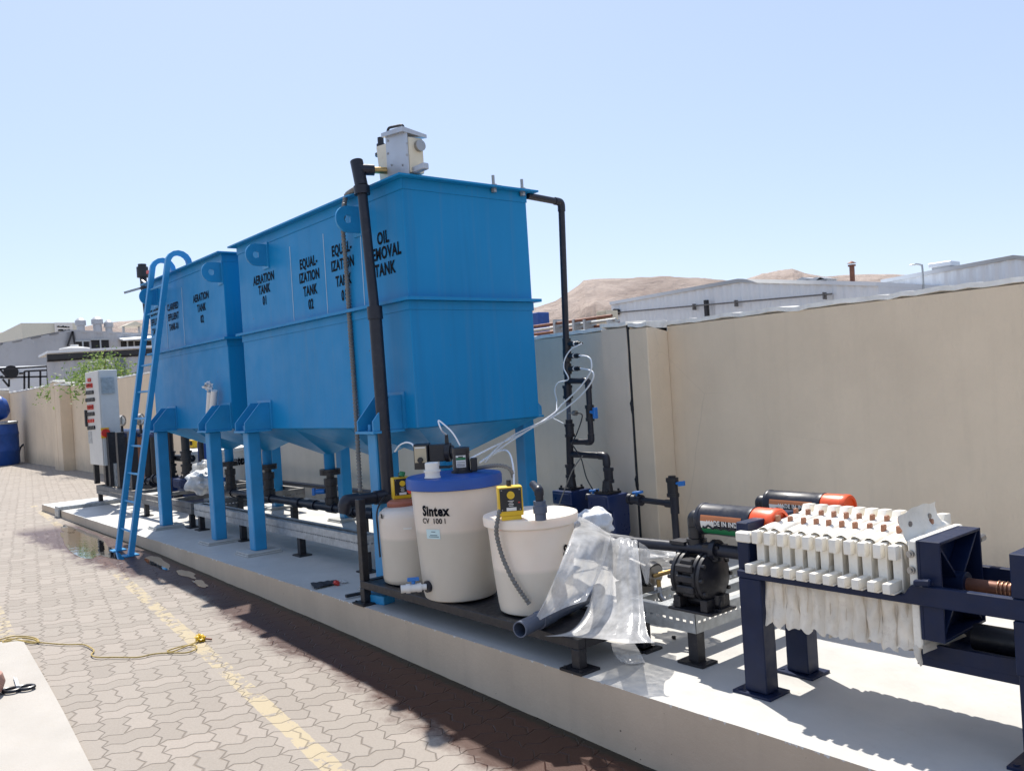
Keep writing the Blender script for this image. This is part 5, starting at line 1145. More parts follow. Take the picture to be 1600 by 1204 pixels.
# bottom tray with a cylinder
f = MB(); f.box(-1.55, -1.03, 3.20, 3.50, .245, .275); f.box(-1.55, -1.03, 3.20, 3.22, .2755, .33); f.box(-1.55, -1.03, 3.48, 3.50, .2755, .33); f.build('drip_tray', M['navy'], fp)
f = MB(); f.cyl((-1.40,3.36,.34), (-1.17,3.36,.34), .05, n=20); f.cyl((-1.165,3.36,.34), (-1.04,3.36,.34), .032, n=16); f.build('cylinder', M['black'], fp)
pitch, px0 = .0597, -2.178
def plate(k):
    x0 = px0+pitch*k; w = .038; rnd = random.Random(k*7+1); j = rnd.uniform(-.003,.003)
    p = thing_part = MB(); z0 = .35
    side = [(BR_+.05,.520),(BR_+.05,.582),(BR_-.01,.582),(BR_-.01,.700),(BR_+.02,.712),(BR_+.02,.768),(BR_-.035,.772),(BR_-.05,.742),(3.20,.722),(3.155,.715),(3.135,.712),(3.118,.706),(3.118,.518),(3.155,.500),(3.155,z0),(3.47,z0),(3.47,.515)]
    p.prism([(x0+j, y, z) for y, z in side], (w, 0, 0)); o = p.build('filter_plate', M['pp'], fp, bevel=.005, seg=2)
    h_ = MB(); h_.box(x0+.004+j, x0+.033+j, 3.020, 3.1175, .544, .582); h_.build('handle', M['pp'], o, bevel=.004, seg=2)
    h_ = MB(); h_.box(x0+.001+j, x0+.036+j, 3.046, 3.1175, .5365, .5435); h_.build('handle_foot', M['pp'], o, bevel=.003)
    h_ = MB(); h_.box(x0+.003+j, x0+.034+j, 3.080, 3.1175, .658, .712); h_.build('nose', M['pp'], o, bevel=.005, seg=2)
    for y in (3.262, 3.405):
        f = MB(); zz = .727+(y-3.2)*.07; f.box(x0+.012+j, x0+.03+j, y-.010, y+.010, zz-.01, zz+.024); f.build('vent_plug', M['brown'], o, bevel=.003)
    # cloth hanging over the plate: two faces and a soft top roll
    c = MB(); xc = x0+w+.008+j
    def fn(u, v):
        y = 3.122+.385*u; zb_ = .315+.03*noise.noise(Vector((u*4+k*3, k*1.7, 0)))+.012*noise.noise(Vector((u*11, k, 2)))
        z = zb_+(.712-zb_)*v; fold = .016*noise.noise(Vector((u*5, v*2.2, k*2.3)))+.011*math.sin(u*9+k)*(1-v)
        edge = .02*noise.noise(Vector((v*6, k*1.3, 5)))*(1 if u < .02 or u > .98 else 0)
        return (xc+fold+(.022*(1-v)**2)*noise.noise(Vector((u*3,k*5.1,9))), y+edge, z)
    c.grid(fn, 22, 18); cl = c.build('filter_cloth', M['cloth'], o, sharp=180)
    # visible lower front gusset of cloth
    c = MB()
    def fg(u, v):
        x = x0-.006+j+(pitch+.006)*u; bulge = .020*math.sin(math.pi*u); zl = .318+.030*noise.noise(Vector((x*31, k*.7, 1)))
        z = zl+(.516-zl)*v; return (x+.006*noise.noise(Vector((v*5, k, 3))), 3.138-bulge*(1-.25*v)-.012*noise.noise(Vector((x*40, v*3, 0)))-(1-v)**3*.015, z)
    c.grid(fg, 10, 14); c.build('cloth_fold', M['cloth'], o, sharp=180)
    # puffed cloth shoulder on top
    c = MB(); 
    def ft(u, v):
        y = 3.13+.36*u; a = math.pi*v; rr = .026+.008*noise.noise(Vector((u*5, k*2, 0)))
        return (x0+w*.5+.012+j-rr*1.15*math.cos(a)+.006*noise.noise(Vector((u*7,v*3,k))), y, .690+rr*1.25*math.sin(a)+(y-3.13)*.075+.006*noise.noise(Vector((u*9, k, v*2))))
    c.grid(ft, 18, 8); c.build('cloth_shoulder', M['pp'], o, sharp=180)
    return o
for k in range(11): plate(k)
# first plate's extra handle at the left
f = MB(); f.box(px0-.075, px0-.002, 3.07, 3.115, .660, .705); f.build('handle', M['pp'], fp, bevel=.006)
# end cover plate, flap of cloth, bolts
ex = px0+pitch*11+.004
f = MB(); f.box(ex, ex+.034, 3.11, BR_-.02, .335, .735); o = f.build('end_plate', M['pp'], fp, bevel=.005)
f = MB()
for zz in (.625, .685): f = MB(); f.cyl((ex+.012,3.1095,zz), (ex+.012,3.098,zz), .014, n=14); f.cyl((ex+.012,3.098,zz), (ex+.012,3.092,zz), .008, n=6); f.build('bolt', M['steel'], o)
c = MB()
def ff(u, v): 
    y = 3.14+.34*u; return (ex-.012-.05*math.sin(v*1.7)*(.5+.5*u)+.008*noise.noise(Vector((u*5,v*3,2))), y+.03*v*(u-.5), .715+.115*v*(1-.2*abs(u-.6))+.012*noise.noise(Vector((u*4,v*2,7))))
c.grid(ff, 16, 8); fl = c.build('cloth_flap', M['pp'], fp, sharp=180)
f = MB()
for u in (.25, .78): q = Vector(ff(u, .55)); f.cyl(q+Vector((.004,-.002,0)), q+Vector((-.008,0,0)), .011, n=12)
f.build('grommet', M['steel'], fl)
c = MB()
def ftail(u, v):
    y = 3.10+.06*u; return (ex+.004+.02*math.sin(u*3+v), y-.012*math.sin(v*4), .345-.075*v*(1-.35*u)+.006*noise.noise(Vector((u*5, v*3, 3))))
c.grid(ftail, 8, 8); c.grid(lambda u, v: (ex+.036+.03*u*(1-v)+.006*noise.noise(Vector((u*4,v*3,1))), 3.105+.30*u, .350-.03*(1-v)), 8, 3); c.build('cloth_tail', M['cloth'], fp, sharp=180)
# moving head: open navy box with crossed ribs, handle rod, screw
hx = ex+.036; hx1 = hx+.085; hy0, hy1, hz0, hz1 = 3.10, 3.455, .375, .738
f = MB(); f.box(hx, hx+.012, hy0, hy1, hz0, hz1)
f.box(hx+.0121, hx1, hy0, hy0+.010, hz0, hz1); f.box(hx+.0121, hx1, hy1-.010, hy1, hz0, hz1); f.box(hx+.0121, hx1, hy0+.0101, hy1-.0101, hz1-.010, hz1); f.box(hx+.0121, hx1, hy0+.0101, hy1-.0101, hz0, hz0+.010)
mid = Vector((hx+.045, (hy0+hy1)/2, (hz0+hz1)/2))
for y in (hy0+.012, hy1-.012):
    for z in (hz0+.012, hz1-.012):
        a = Vector((hx+.045, y, z)); d = mid-a; nrm = Vector((0,-d.z,d.y)).normalized(); f.obox((a+mid)/2, (.032,0,0), d*.49, nrm*.005)
f.cyl(mid-Vector((.03,0,0)), mid+Vector((.055,0,0)), .045, n=20); f.build('moving_head', M['navy'], fp, bevel=.0015)
f = MB(); f.obox((hx+.03, BF-.01, bz1+.015), (.03,0,.004), (0,.012,0), (0,0,.012)); f.build('roller_bracket', M['navy'], fp, bevel=.005)
f = MB(); f.cyl((hx+.05,hy1,.675),(hx+.05,hy1+.09,.68),.011,n=10); f.cyl((hx+.05,hy1+.055,.679),(hx+.05,hy1+.10,.681),.016,n=10); f.build('handle_rod', M['steel'], fp)
f = MB(); f.cyl(mid+Vector((.05,0,0)), (-1.2, mid.y, mid.z), .024, n=18); f.build('screw', M['rust'], fp)
f = MB(); f.tube([(-1.28+i*.0035, mid.y, mid.z) for i in range(50)], .026, 16, rf=lambda i: .0285 if (i//2) % 2 else .0235); f.build('thread', mat('greased_thread', (.30,.16,.10), .4, .7), fp)

# feed pipe into the press head
fd = thing('feed_pipe', (-2.8, 3.3, .6), 'black feed pipe running level into the left end of the filter press', 'pipe')
fy = 3.28; f = MB(); a, b_ = U(942,842,Y=fy), U(1150,861,Y=fy); f.cyl(a, U(1112,858.5,Y=fy), .027, n=18); f.build('pipe', M['pipe'], fd)
f = MB(); u1, u2 = U(1104,857,Y=fy), U(1125,859.5,Y=fy); f.cyl(u1, u2, .034, n=18); f.cyl(u1.lerp(u2,.55), u1.lerp(u2,.9), .050, n=18); f.cyl(u2, Vector((-2.276, fy, u2.z)), .031, n=18); f.build('union', M['pipe'], fd)

# ------------------------------------------------------------------ diaphragm pumps with silencers
def diaphragm_pump(label, o, group='black diaphragm pumps'):
    o = Vector(o); t = thing('diaphragm_pump', o, label, 'pump', group)
    f = MB(); f.box(o.x-.13, o.x+.13, o.y-.10, o.y+.10, o.z+.0, o.z+.012); f.box(o.x-.10, o.x-.06, o.y-.09, o.y+.09, o.z+.0125, o.z+.07); f.box(o.x+.06, o.x+.10, o.y-.09, o.y+.09, o.z+.0125, o.z+.07); f.build('base', M['black'], t, bevel=.003)
    cz = o.z+.165
    for s in (-1, 1):
        f = MB(); a = Vector((o.x+s*.035, o.y, cz)); d = Vector((s,0,0))
        f.lathe([(.108,0),(.120,.004),(.120,.020),(.113,.024),(.113,.030),(.120,.034),(.120,.050),(.105,.056),(.065,.085),(.03,.095)], a, d, 32)
        for k in range(10): an = 2*math.pi*k/10; q = a+Vector((0, .111*math.cos(an), .111*math.sin(an))); f.cyl(q+d*.05, q+d*.068, .010, n=6)
        f.build('chamber', M['black'], t)
    f = MB(); f.box(o.x-.034, o.x+.034, o.y-.10, o.y+.08, cz-.09, cz+.09)
    for z in (-.05, 0, .05): f.box(o.x-.05, o.x+.05, o.y-.125, o.y-.1005, cz+z-.018, cz+z+.018)
    f.build('centre_block', M['black'], t, bevel=.006)
    for s in (1, -1):
        f = MB(); zz = cz+s*.125; f.cyl((o.x-.13,o.y,zz), (o.x+.13,o.y,zz), .026, n=16)
        for q in (-.10, .10): f.cyl((o.x+q,o.y,zz), (o.x+q,o.y,cz+s*.08), .032, n=14); f.box(o.x+q-.045, o.x+q+.045, o.y-.04, o.y+.04, zz+s*.024-.008, zz+s*.024+.008)
        f.build('manifold', M['black'], t)
    return t, cz
def silencer(label, c0, c1, r, foot):
    c0, c1 = Vector(c0), Vector(c1); t = thing('silencer', c0, label, 'silencer', 'painted silencers'); ax = (c1-c0).normalized(); Ln = (c1-c0).length
    f = MB(); f.lathe([(r*.6,-.001),(r*.96,0),(r*1.03,.008),(r*1.03,.022),(r,.025),(r,Ln*.66),(r*1.02,Ln*.665),(r*1.02,Ln*.71),(r*.5,Ln*.712)], c0, ax, 36); f.build('body', M['pipe'], t)
    f = MB(); f.lathe([(r*.97,Ln*.715),(r*1.0,Ln*.73),(r*1.0,Ln*.93),(r*1.03,Ln*.935),(r*1.03,Ln*.985),(r*.97,Ln),(r*.80,Ln*1.0),(r*.78,Ln*.975),(r*.30,Ln*.96),(.001,Ln*.96)], c0, ax, 36)
    o = f.build('end_cap', M['orange'], t)
    f = MB()
    for i in range(5):
        a = math.pi*.80+i*.17
        for j in range(7): pass
    # flag bands: orange, white, green strips round the side that faces the yard
    up = Vector((0,0,1)); sd = ax.cross(up).normalized()
    if sd.y > 0: sd = -sd
    def band(name, a0, a1, m, l0, l1, par, eps=.0015):
        mb = MB(); n = 8; vs = []
        for l in (l0, l1):
            for i in range(n+1):
                a = a0+(a1-a0)*i/n; vs.append(c0+ax*(Ln*l)+(sd*math.cos(a)+up*math.sin(a))*(r+eps))
        mb.add(vs, [(i, i+1, n+2+i, n+1+i) for i in range(n)]); return mb.build(name, m, par)
    band('orange_stripe', rad(24), rad(2), M['brown_or'], .10, .63, t); wb = band('white_stripe', rad(2), rad(-24), M['white'], .10, .63, t); band('green_stripe', rad(-24), rad(-50), M['green'], .10, .63, t)
    mb = MB(); 
    vs, fs = text_geo('MADE IN INDIA', .030, .03, .9)
    mb.add([c0+ax*(Ln*.42+x)+(sd*math.cos((y+.002)/r-.20)+up*math.sin((y+.002)/r-.20))*(r+.005) for x, y in vs], fs); mb.build('lettering', M['white'], wb)
    band('black_emblem', rad(6), rad(-23), M['blackp'], .28, .57, wb, .0032)
    mb = MB(); mb.tube([c0+ax*(Ln*(.13+.44*i/24))+(sd*math.cos(-.30-.09*math.sin(i*1.1))+up*math.sin(-.30-.09*math.sin(i*1.1)))*(r+.004) for i in range(25)], .005, 6); mb.build('outline', M['blackp'], wb)
    mb = MB(); pipe(mb, [foot, Vector((c0.x-.045, c0.y, foot[2]+.03)), Vector((c0.x-.045, c0.y, c0.z)), c0+ax*.01], .033, .05); mb.cyl(Vector(foot)-Vector((0,0,.02)), Vector(foot)+Vector((0,0,.012)), .05, n=16); mb.build('elbow', M['blackp'], t)
    return t
M['brown_or'] = mat('orange_print', (.50,.17,.06), .4)
po = U(1100, 946, Z=.262); po = U(1097, 950, Z=.262)
t, cz = diaphragm_pump('black diaphragm pump on the strut frame, nearer of the two', po)
yS = po.y+.02; s0, s1 = U(1098,809,Y=yS), U(1220,819,Y=yS); rS = .024*(s0-Vector((0,0,CAM_H))).length/F_PX*1000/1000 if 0 else 24.0*(s0-Vector((0,0,CAM_H))).dot(FW)/F_PX
silencer('black silencer with orange cap behind the press, lower and nearer of the two', s0, (s1.x, yS, s0.z), rS, (s0.x-.045, yS, cz+.16))
po2 = Vector((-2.80, 4.20, .262)); t2, cz2 = diaphragm_pump('black diaphragm pump at the rear of the strut frame', po2)
yT = 4.18; s2, s3 = U(1201,784,Y=yT), U(1330,792,Y=yT)
s2, s3 = U(1201,784,Y=yT), U(1329,792,Y=yT)
silencer('black silencer with orange cap behind the press, upper and farther of the two', s2, (s3.x, yT, s2.z), .070, (s2.x-.045, yT, cz2+.16))
# motors and hoses of the pumps to the left, half hidden by the plastic
mt = thing('air_valve', U(1035,905,Y=3.45), 'black air valve with brass fittings beside the nearer diaphragm pump', 'valve')
q = U(1026,898,Y=3.45); f = MB(); f.cyl(q-Vector((.05,0,-.01)), q+Vector((-.02,0,0)), .065, n=22); f.cyl(q-Vector((.18,.0,-.04)), q-Vector((.05,0,-.01)), .038, n=16); f.build('body', M['blackp'], mt)
f = MB(); f.cyl(q+Vector((-.019,0,0)), q+Vector((-.004,0,0)), .055, n=22); f.build('ring', M['steel'], mt)
f = MB(); f.cyl(q+Vector((.0,-.02,.0)), q+Vector((.09,.02,.03)), .012, n=8); f.cyl(q+Vector((.02,-.01,-.02)), q+Vector((.02,-.01,-.07)), .012, n=8); f.build('fitting', M['brass'], mt)
f = MB(); f.tube(smooth_path([q+Vector((.02,-.01,-.06)), q+Vector((.04,-.02,-.11)), q+Vector((.10,-.02,-.14)), q+Vector((.17,.02,-.13))], 8), .014, 8); f.build('hose', M['steel'], mt)
for (px, py, w_, h_) in ((1020, 882, .05, .03), (1048, 880, .04, .035)):
    pass
mo2 = thing('pump_motor', (-3.35, 3.75, .15), 'black motor half wrapped in clear film behind the plastic sheet', 'motor'); f = MB(); a = U(1012,893,Y=3.75); f.cyl(a-Vector((.22,0,0)), a+Vector((.05,0,0)), .075, n=24)
for i in range(9): an = math.pi*i/8; f.obox(a-Vector((.09,0,0))+Vector((0,-.078*math.sin(an),.078*math.cos(an))), (.11,0,0), (0,.003,0), (0,0,.006))
f.build('housing', M['black'], mo2); f = MB(); f.box(a.x-.2, a.x-.02, 3.68, 3.82, .0, a.z-.07); f.build('plinth', M['black'], mo2)

# ------------------------------------------------------------------ clear plastic sheets
def drape(mb, rows, nu=46, nv=56, amp=.012, seed=0):
    R = [smooth_path(r, 10) for r in rows]
    def at(row, u): k = u*(len(row)-1); i = min(int(k), len(row)-2); return row[i].lerp(row[i+1], k-i)
    def fn(u, v):
        P = [at(r, u) for r in R]; q = smooth_path(P, 12); p = at(q, v); t = Vector((u*4.5+seed, v*2.2, seed))
        w = noise.noise(t)*1.0+noise.noise(Vector((u*11+v*3, v*4, seed+3)))*.6+noise.noise(Vector((u*23, v*9, seed+5)))*.10
        fold = math.sin(u*21+3*noise.noise(Vector((v*2, u*2, seed))))*.45
        return p+Vector((.5, -.8, .15))*amp*(w+fold)*(0.35+.65*min(1, v*2.5))
    mb.grid(fn, nu, nv)
UU = U
ps = thing('plastic_sheet', U(980,845,Y=3.2), 'creased clear plastic sheet draped over the black feed pipe onto the drum stand', 'plastic sheet')
pz = U(970,843,Y=fy).z
mb = MB(); drape(mb, [[UU(938,828,Y=3.42), UU(962,834,Y=3.42), UU(985,838,Y=3.42), UU(1004,842,Y=3.42)],
    [UU(946,841,Y=3.25), UU(965,842,Y=3.25), UU(982,843,Y=3.25), UU(996,846,Y=3.25)],
    [UU(930,900,Y=3.14), UU(955,905,Y=3.10), UU(980,905,Y=3.10), UU(1003,900,Y=3.14)],
    [UU(918,948,Y=3.00), UU(950,950,Y=2.98), UU(985,948,Y=3.0), UU(1006,945,Y=3.05)],
    [UU(893,984,Y=2.84), UU(935,986,Y=2.84), UU(980,990,Y=2.86), UU(1012,985,Y=2.93)],
    [UU(850,993,Y=2.76), UU(925,996,Y=2.79), UU(978,1004,Y=2.80), UU(1024,1003,Y=2.90)]], seed=2, amp=.018)
mb.build('front_drape', M['poly'], ps, sharp=180)
mb = MB(); drape(mb, [[UU(905,806,Y=3.40), UU(918,812,Y=3.38), UU(935,822,Y=3.34), UU(955,836,Y=3.28)],
    [UU(893,835,Y=3.02), UU(912,838,Y=3.05), UU(932,842,Y=3.10), UU(952,848,Y=3.2)],
    [UU(872,890,Y=2.80), UU(893,892,Y=2.84), UU(915,895,Y=2.92), UU(938,895,Y=3.05)],
    [UU(850,940,Y=2.765), UU(875,935,Y=2.80), UU(900,930,Y=2.86), UU(922,925,Y=2.92)],
    [UU(830,976,Y=2.755), UU(855,962,Y=2.765), UU(885,948,Y=2.80), UU(916,938,Y=2.86)]], seed=11, amp=.008)
mb.build('side_drape', M['poly'], ps, sharp=180)
mb = MB(); drape(mb, [[UU(955,1003,Y=2.80), UU(972,1004,Y=2.80), UU(992,1005,Y=2.84)], [UU(958,1018,Z=.06), UU(978,1020,Z=.05), UU(1000,1018,Z=.05)], [UU(968,1032,Z=.012), UU(985,1037,Z=.008), UU(1008,1034,Z=.008)]], 20, 20, .008, 21)
mb.build('tail', M['poly'], ps, sharp=180)
mb = MB(); drape(mb, [[UU(998,846,Y=3.25), UU(1008,852,Y=3.25), UU(1016,860,Y=3.25)], [UU(1000,880,Y=3.25), UU(1010,880,Y=3.25), UU(1016,882,Y=3.25)], [UU(1009,911,Y=3.24), UU(1011,912,Y=3.24), UU(1013,912,Y=3.24)]], 14, 20, .006, 31)
mb.build('torn_corner', M['poly'], ps, sharp=180)
f = MB(); f.blob(U(1035,868,Y=3.62), (.20,.10,.055), 16, .25, 2.6, 9); tag(f.build('film_bundle', M['poly'], sharp=180), 'crumpled bundle of clear film behind the black feed pipe', 'plastic film')
f = MB(); f.blob((U(1053,995,Z=.01)), (.012,.010,.008), 6, .5, 3, 2); tag(f.build('debris', M['dark']), 'tiny dark scrap on the sunlit floor beside the strut frame', 'scrap')

# ------------------------------------------------------------------ filter columns, panel and pumps at the far end
cp_ = thing('control_panel', U(157,728,Y=3.3), 'tall grey control panel with rows of lamps and a red isolator', 'control panel')
Pa = [U(132,578,Y=3.32), U(153,578,Y=3.32)]
pz0, pz1 = U(157,727,Y=3.32).z, U(152,578,Y=3.32).z
xl, xr = U(134,600,Y=3.32).x, U(154,600,Y=3.32).x
yb = U(184,600,X=xr).y
f = MB(); f.box(xl, xr, 3.335, yb, pz0, pz1); f.build('body', M['panel'], cp_, bevel=.008)
f = MB(); f.box(xl+.006, xr-.004, 3.315, 3.3345, pz0+.006, pz1-.006); dr = f.build('door', M['paneldoor'], cp_, bevel=.004)
def onp(px, py): p = U(px, py, Y=3.313); return p
for (py, n_, m_, w_) in ((593.5,2,'red',.03),(601.5,4,'red',.026),(603.5,4,'red',.026),(613.5,5,'blackp',.03),(625,6,'blackp',.03),(635,4,'red',.026),(637.5,4,'red',.026),(647,5,'blackp',.03),(657.5,4,'red',.028),(668.5,5,'blackp',.03)):
    sx_ = (py-600)*.045
    for i in range(n_):
        p = onp(140.3+sx_ - n_*1.15 + 2.3*(i+.5), py-.25*i); 
        b2 = MB(); b2.cyl((p.x,3.3145,p.z), (p.x,3.295,p.z), w_, n=10); b2.build('lamp' if m_ == 'red' else 'selector_switch', M[m_], dr)
p = onp(136.2,653); b2 = MB(); b2.box(p.x-.03, p.x+.03, 3.28, 3.3145, p.z-.13, p.z+.13); b2.build('handle', M['blackp'], dr, bevel=.01)
p = onp(141,683); b2 = MB(); b2.box(p.x-.10, p.x+.10, 3.309, 3.3145, p.z-.09, p.z+.09); b2.build('nameplate', M['galv'], dr)
p = U(168,602,X=xr+.002); b2 = MB(); b2.box(xr+.0005, xr+.02, p.y-.09, p.y+.09, p.z-.12, p.z+.12)
for i in range(7): b2.box(xr+.0205, xr+.03, p.y-.08, p.y+.08, p.z-.105+i*.032, p.z-.09+i*.032)
b2.build('vent_grille', M['galv'], cp_)
p = U(164,676,X=xr+.002); b2 = MB(); b2.box(xr+.0005, xr+.012, p.y-.055, p.y+.055, p.z-.075, p.z+.075); b2.build('isolator_plate', M['yellow'], cp_); b2 = MB(); b2.cyl((xr+.012,p.y,p.z), (xr+.06,p.y,p.z), .06, n=18); b2.build('isolator_knob', M['red'], cp_)
for x in (xl+.06, xr-.06):
    for y in (3.38, yb-.06): b2 = MB(); b2.box(x-.035, x+.035, y-.035, y+.035, .2915, pz0-.001); b2.build('leg', M['black'], cp_)
b2 = MB(); q = U(168,755,Y=3.5); b2.box(xr+.02, xr+.22, 3.42, 3.5, .2915, .62); b2.build('cable_duct', M['galv'], cp_)
# filter skid: posts, columns, gauges
fs_ = thing('filter_skid', (-12, 3.9, 0), 'rack of black filter columns with two silver gauges behind the ladder', 'filter rack')
def vcol(px, y, ptop, pbot, r, m, name, sq=False):
    a, b2 = U(px, ptop, Y=y), U(px+.06*(pbot-ptop), pbot, Y=y); f = MB(); x = (a.x+b2.x)/2
    if sq: f.box(x-r, x+r, y-r, y+r, max(.2915, b2.z), a.z)
    else: f.cyl((x,y,max(.2915,b2.z)), (x,y,a.z), r, n=18)
    f.build(name, M[m], fs_); return x, a.z
for px, y in ((172.5,3.42),(187,3.42),(206,3.42)): vcol(px, y, 675, 785, .05, 'black', 'post', True)
for px, y, r, m in ((216,3.9,.10,'brown'),(231,3.9,.075,'blackp'),(243,3.9,.075,'blackp'),(196,3.9,.10,'blackp')):
    x, z = vcol(px, y, 682, 765, r, m, 'filter_column'); 
    f = MB(); f.lathe([(r*1.25,0),(r*1.25,.04),(r*.9,.06),(r*.7,.10)], (x,y,z), n=18); f.build('column_head', M['pumpblue'], fs_)
a, b2 = U(183,680,Y=3.9), U(262,684,Y=3.9); f = MB(); f.cyl((a.x,3.9,a.z+.06), (b2.x,3.9,a.z+.06), .05, n=14); f.build('header_pipe', M['pumpblue'], fs_)
for px, py in ((177.5,658),(191,658),(215,655)):
    q = U(px, py, Y=3.8)
for px, py in ((190,657),(219,655)):
    q = U(px, py, Y=3.75); f = MB(); f.cyl(q+Vector((-.02,-.02,0)), q+Vector((.02,.02,0)), .085, n=22); g_ = f.build('gauge', M['steel'], fs_); f = MB(); f.cyl(q-Vector((0,0,.08)), (q.x,q.y,a.z+.05), .02, n=8); f.build('gauge_stem', M['blackp'], fs_)
    f = MB(); f.cyl(q+Vector((.02,-.0205,0)), q+Vector((.024,-.0245,0)), .072, n=22); f.build('gauge_face', M['white'], g_)
for px, py in ((236,752),(248,748),(228,757)):
    q = U(px, py, Y=3.8); f = MB(); fittings(f, q, (1,0,0), .05, .3); f.build('coupling', M['pipe'], fs_)
# navy pumps under the small tank
for px, py, lab, ph in ((268,745,'navy pump nearest the filter columns, under the smaller blue tank',642),(293,746,'navy pump beside the white bag, under the smaller blue tank',640)):
    q = U(px, py, Y=3.9); pu = feed_pump(lab, q, .30, .30, .42, 'navy pumps under the small tank')
    rp = MB(); a = U(px-4, 640, Y=3.95); rp.cyl((q.x,q.y,q.z+.02), (q.x,q.y,1.33), .055, n=14)
    for zz in (.12, .30): fittings(rp, (q.x,q.y,q.z+zz), (0,0,1), .055, .13)
    rp.build('riser', M['blackp'], pu); rp = MB(); rp.cyl((q.x+.16,q.y+.15,.3), (q.x+.16,q.y+.15,1.33), .035, n=12); rp.build('side_riser', M['blackp'], pu)
a, b2 = U(236,713,Y=4.0), U(300,716,Y=4.0); f = MB(); f.cyl(a, b2, .05, n=12); tag(f.build('header_pipe', M['blackp']), 'level black pipe crossing behind the navy pump risers', 'pipe')
f = MB(); f.blob(U(318,752,Y=3.75), (.22,.2,.13), 16, .25, 2.4, 3); tag(f.build('white_sack', M['bag'], sharp=60), 'white creased sack lying on the frame beside the navy pump', 'sack')
f = MB(); f.blob(U(322,735,Y=4.0), (.16,.15,.12), 14, .3, 2.6, 8); tag(f.build('film_roll', M['poly'], sharp=180), 'crumpled grey film heaped behind the white sack', 'plastic film')
# white dosing tank behind the small tank's legs
wc = U(338, 745, Y=4.62); wt2 = thing('dosing_tank', (wc.x, 4.62, .1), 'wide white dosing tank with black lettering behind the small tank legs', 'tank')
rw = .46; ztp = U(340, 706, Y=4.30).z; f = MB(); f.lathe([(rw*.9,.02),(rw*.93,.05),(rw,ztp-.06),(rw*1.04,ztp-.05),(rw*1.04,ztp),(rw*.9,ztp+.03),(.02,ztp+.04)], (wc.x,4.62,0), n=44); f.build('body', M['white'], wt2)
f = MB(); add_text_round(f, 'Sintex', .16, (wc.x,4.62), lambda z: rw*1.0, wall_ang((wc.x,4.62), rw, 371, 716)[0], ztp-.24, .07, .7, eps=.012); f.build('lettering', M['ink'], wt2)
yp_ = thing('dosing_pump', (wc.x-.15, 4.4, ztp+.035), 'yellow dosing pump on the white tank behind the small tank legs', 'dosing pump', 'yellow dosing pumps'); q = U(303,694,Y=4.35); f = MB(); f.box(q.x-.10, q.x+.10, 4.3, 4.45, ztp+.036, q.z+.07); f.build('case', M['yellow'], yp_, bevel=.01); f = MB(); f.box(q.x-.08, q.x+.08, 4.296, 4.2995, ztp+.08, q.z+.05); f.build('panel', M['blackp'], yp_)
f = MB(); q = U(313,708,Y=4.1); f.box(q.x-.05, q.x+.05, 4.08, 4.2, q.z-.16, q.z+.16); tag(f.build('plastic_box', M['lid'], bevel=.01), 'bright blue plastic box hanging behind the leg beside the white tank', 'box')
# cable trunk across the platform end, small black valve on the far rim
f = MB(); f.box(-13.95, -13.72, PY-.03, 4.4, .0015, .05); f.box(-13.95, -13.72, PY-.035, PY-.008, -.10, .0014); tag(f.build('cable_channel', M['galv'], bevel=.003), 'flat galvanised cable trunk crossing the far end of the platform', 'cable trunk')
vt = thing('rim_valve', U(224,428,Y=3.4), 'black valve with a red lever above the far edge of the smaller tank', 'valve')
a, b2 = U(229,470,Y=3.6), U(222,415,Y=3.6); f = MB(); f.cyl((a.x,3.6,ZT-.3), (b2.x,3.6,b2.z-.08), .045, n=14); f.build('pipe', M['pipe'], vt)
f = MB(); f.cyl((b2.x,3.6,b2.z-.16), (b2.x,3.6,b2.z-.02), .075, n=16); f.cyl((b2.x,3.6,b2.z-.02), (b2.x,3.6,b2.z+.02), .055, n=14); vv = f.build('body', M['blackp'], vt)
f = MB(); q = U(233,425,Y=3.55); f.obox(q, (.06,0,-.004), (0,.02,0), (0,0,.02)); f.build('lever', M['red'], vv, bevel=.004)
f = MB(); q = U(226,440,Y=3.5); f.bar(q+Vector((-.1,0,.03)), q+Vector((.12,0,-.06)), .02, .02); f.bar((b2.x,3.6,q.z-.02),(b2.x,3.35,q.z-.1),.03,.03); f.build('clamp', M['steel'], vt)
a = U(229,475,Y=3.5); f = MB(); f.cyl((-10.95,3.42,.3), (-10.95,3.42,2.6), .05, n=14); tag(f.build('vent_pipe', M['pipe']), 'black pipe standing against the far end of the smaller tank', 'pipe')

# ------------------------------------------------------------------ small things on the ground
pts = [(-20,1001),(5,996),(30,1001),(50,998),(58,1003),(45,1006),(20,1003),(-10,1010)]
rp = MB(); path = smooth_path([UG(*p)+Vector((0,0,.012)) for p in [(-30,1008),(0,1001),(22,996),(48,997),(60,1002),(52,1007),(28,1003),(5,1006),(15,1000),(45,1004),(75,1007),(105,1009),(130,1009),(142,1014),(147,1019),(143,1025),(152,1029),(180,1029),(215,1029),(240,1024),(265,1022),(290,1022),(305,1017),(307,1012),(298,1010),(280,1013),(262,1019),(270,1020),(290,1012),(306,1006),(312,1001)]], 8)
rp.tube(path, .0045, 8); rp.tube(smooth_path([UG(*p)+Vector((0,0,.014)) for p in [(-30,1000),(8,1004),(30,999),(52,1001),(62,1006)]], 8), .006, 8)
rr = thing('rope', UG(150,1020), 'thin yellow rope lying across the paving to the yellow line', 'rope'); rp.build('strand', M['rope'], rr)
k_ = MB(); q = UG(313,1001)+Vector((0,0,.02)); k_.blob(q, (.04,.03,.022), 10, .5, 5, 4); k_.build('knot', M['yellow'], rr); k_ = MB(); k_.bar(q+Vector((.01,.01,0)), UG(331,1001)+Vector((0,0,.012)), .010, .010); k_.build('spike', M['rust'], rr)
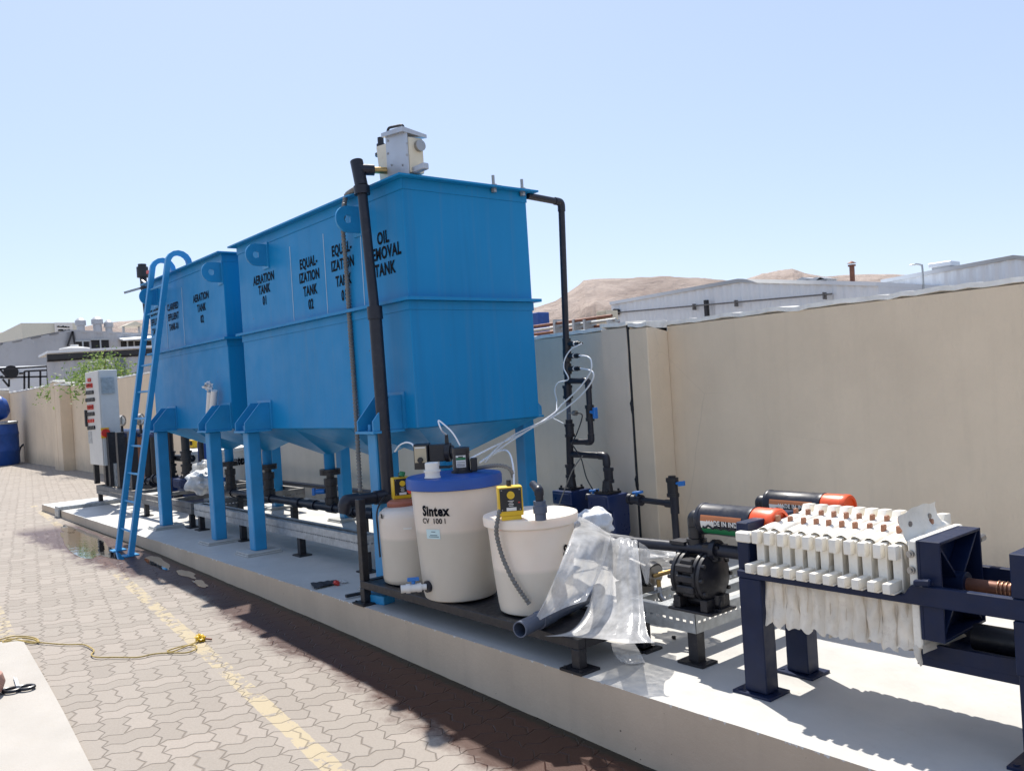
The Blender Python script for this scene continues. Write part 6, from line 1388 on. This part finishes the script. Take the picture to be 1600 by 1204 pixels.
sc_ = thing('scissors', UG(30,1078), 'open pair of scissors with black ring handles on the pale strip', 'scissors'); zz = Vector((0,0,.024))
for cx_, cy_ in ((18,1084),(41,1080)):
    c0 = UG(cx_, cy_)+Vector((0,0,.026)); ring = [c0+(rt2*.045*math.cos(2*math.pi*i/20)+fw2*.034*math.sin(2*math.pi*i/20))+Vector((0,0,.0)) for i in range(21)]
    f = MB(); f.tube(ring, .0105, 8, caps=False); f.build('handle', M['blackp'], sc_)
a0 = UG(29,1079)+zz; 
for bx, by in ((22,1063),(26,1064)):
    tip = UG(bx, by)+zz*.9; d = (tip-a0).normalized(); s_ = d.cross(Vector((0,0,1)))*.010; f = MB(); dz = Vector((0,0,.0025 if bx == 22 else .0))
    f.hexa([a0-s_+dz, a0+s_+dz, tip+s_*.2+dz, tip-s_*.2+dz]+[v+Vector((0,0,.002)) for v in (a0-s_+dz, a0+s_+dz, tip+s_*.2+dz, tip-s_*.2+dz)]); f.build('blade', M['alu'], sc_)
f = MB(); f.cyl(a0, a0+Vector((0,0,.008)), .006, n=10); f.build('pivot', M['steel'], sc_)
q = UG(-27,1092); f = MB(); f.lathe([(.06,0),(.10,.02),(.118,.07),(.105,.12),(.07,.145),(.02,.15)], q+Vector((0,0,.012)), n=28); tag(f.build('item', M['pink_item']), 'unidentified rounded dull pink pot cut by the left picture edge', 'item')  # unidentified object; its kind and rounded form are a guess
f = MB(); 
def rag(u, v): p = U(488,916,Z=.006).lerp(U(528,909,Z=.006), u)+(U(500,920,Z=.006)-U(494,912,Z=.006))*(v-.5)*(1.1-.5*u); return p+Vector((0,0,.006+.02*abs(noise.noise(Vector((u*4,v*3,1))))))
rg = thing('rag', U(505,915,Z=0), 'flat dark rag with a small red end lying on the platform', 'rag'); f.grid(rag, 16, 8); f.build('cloth', mat('dark_cloth', (.02,.022,.03), .9), rg, sharp=180)
f = MB(); f.blob(U(526,910,Z=.018), (.03,.02,.016), 8, .4, 4, 1); f.build('red_end', M['red'], rg); f = MB(); f.blob(U(537,908,Z=.01), (.05,.02,.008), 8, .4, 4, 6); f.build('clear_wrap', M['poly'], rg)
f = MB(); f.bar(U(540,931,Z=.02), U(566,926,Z=.02), .03, .02); tag(f.build('steel_offcut', M['black'], bevel=.003), 'short black steel offcut beside the left foot of the drum stand', 'offcut')
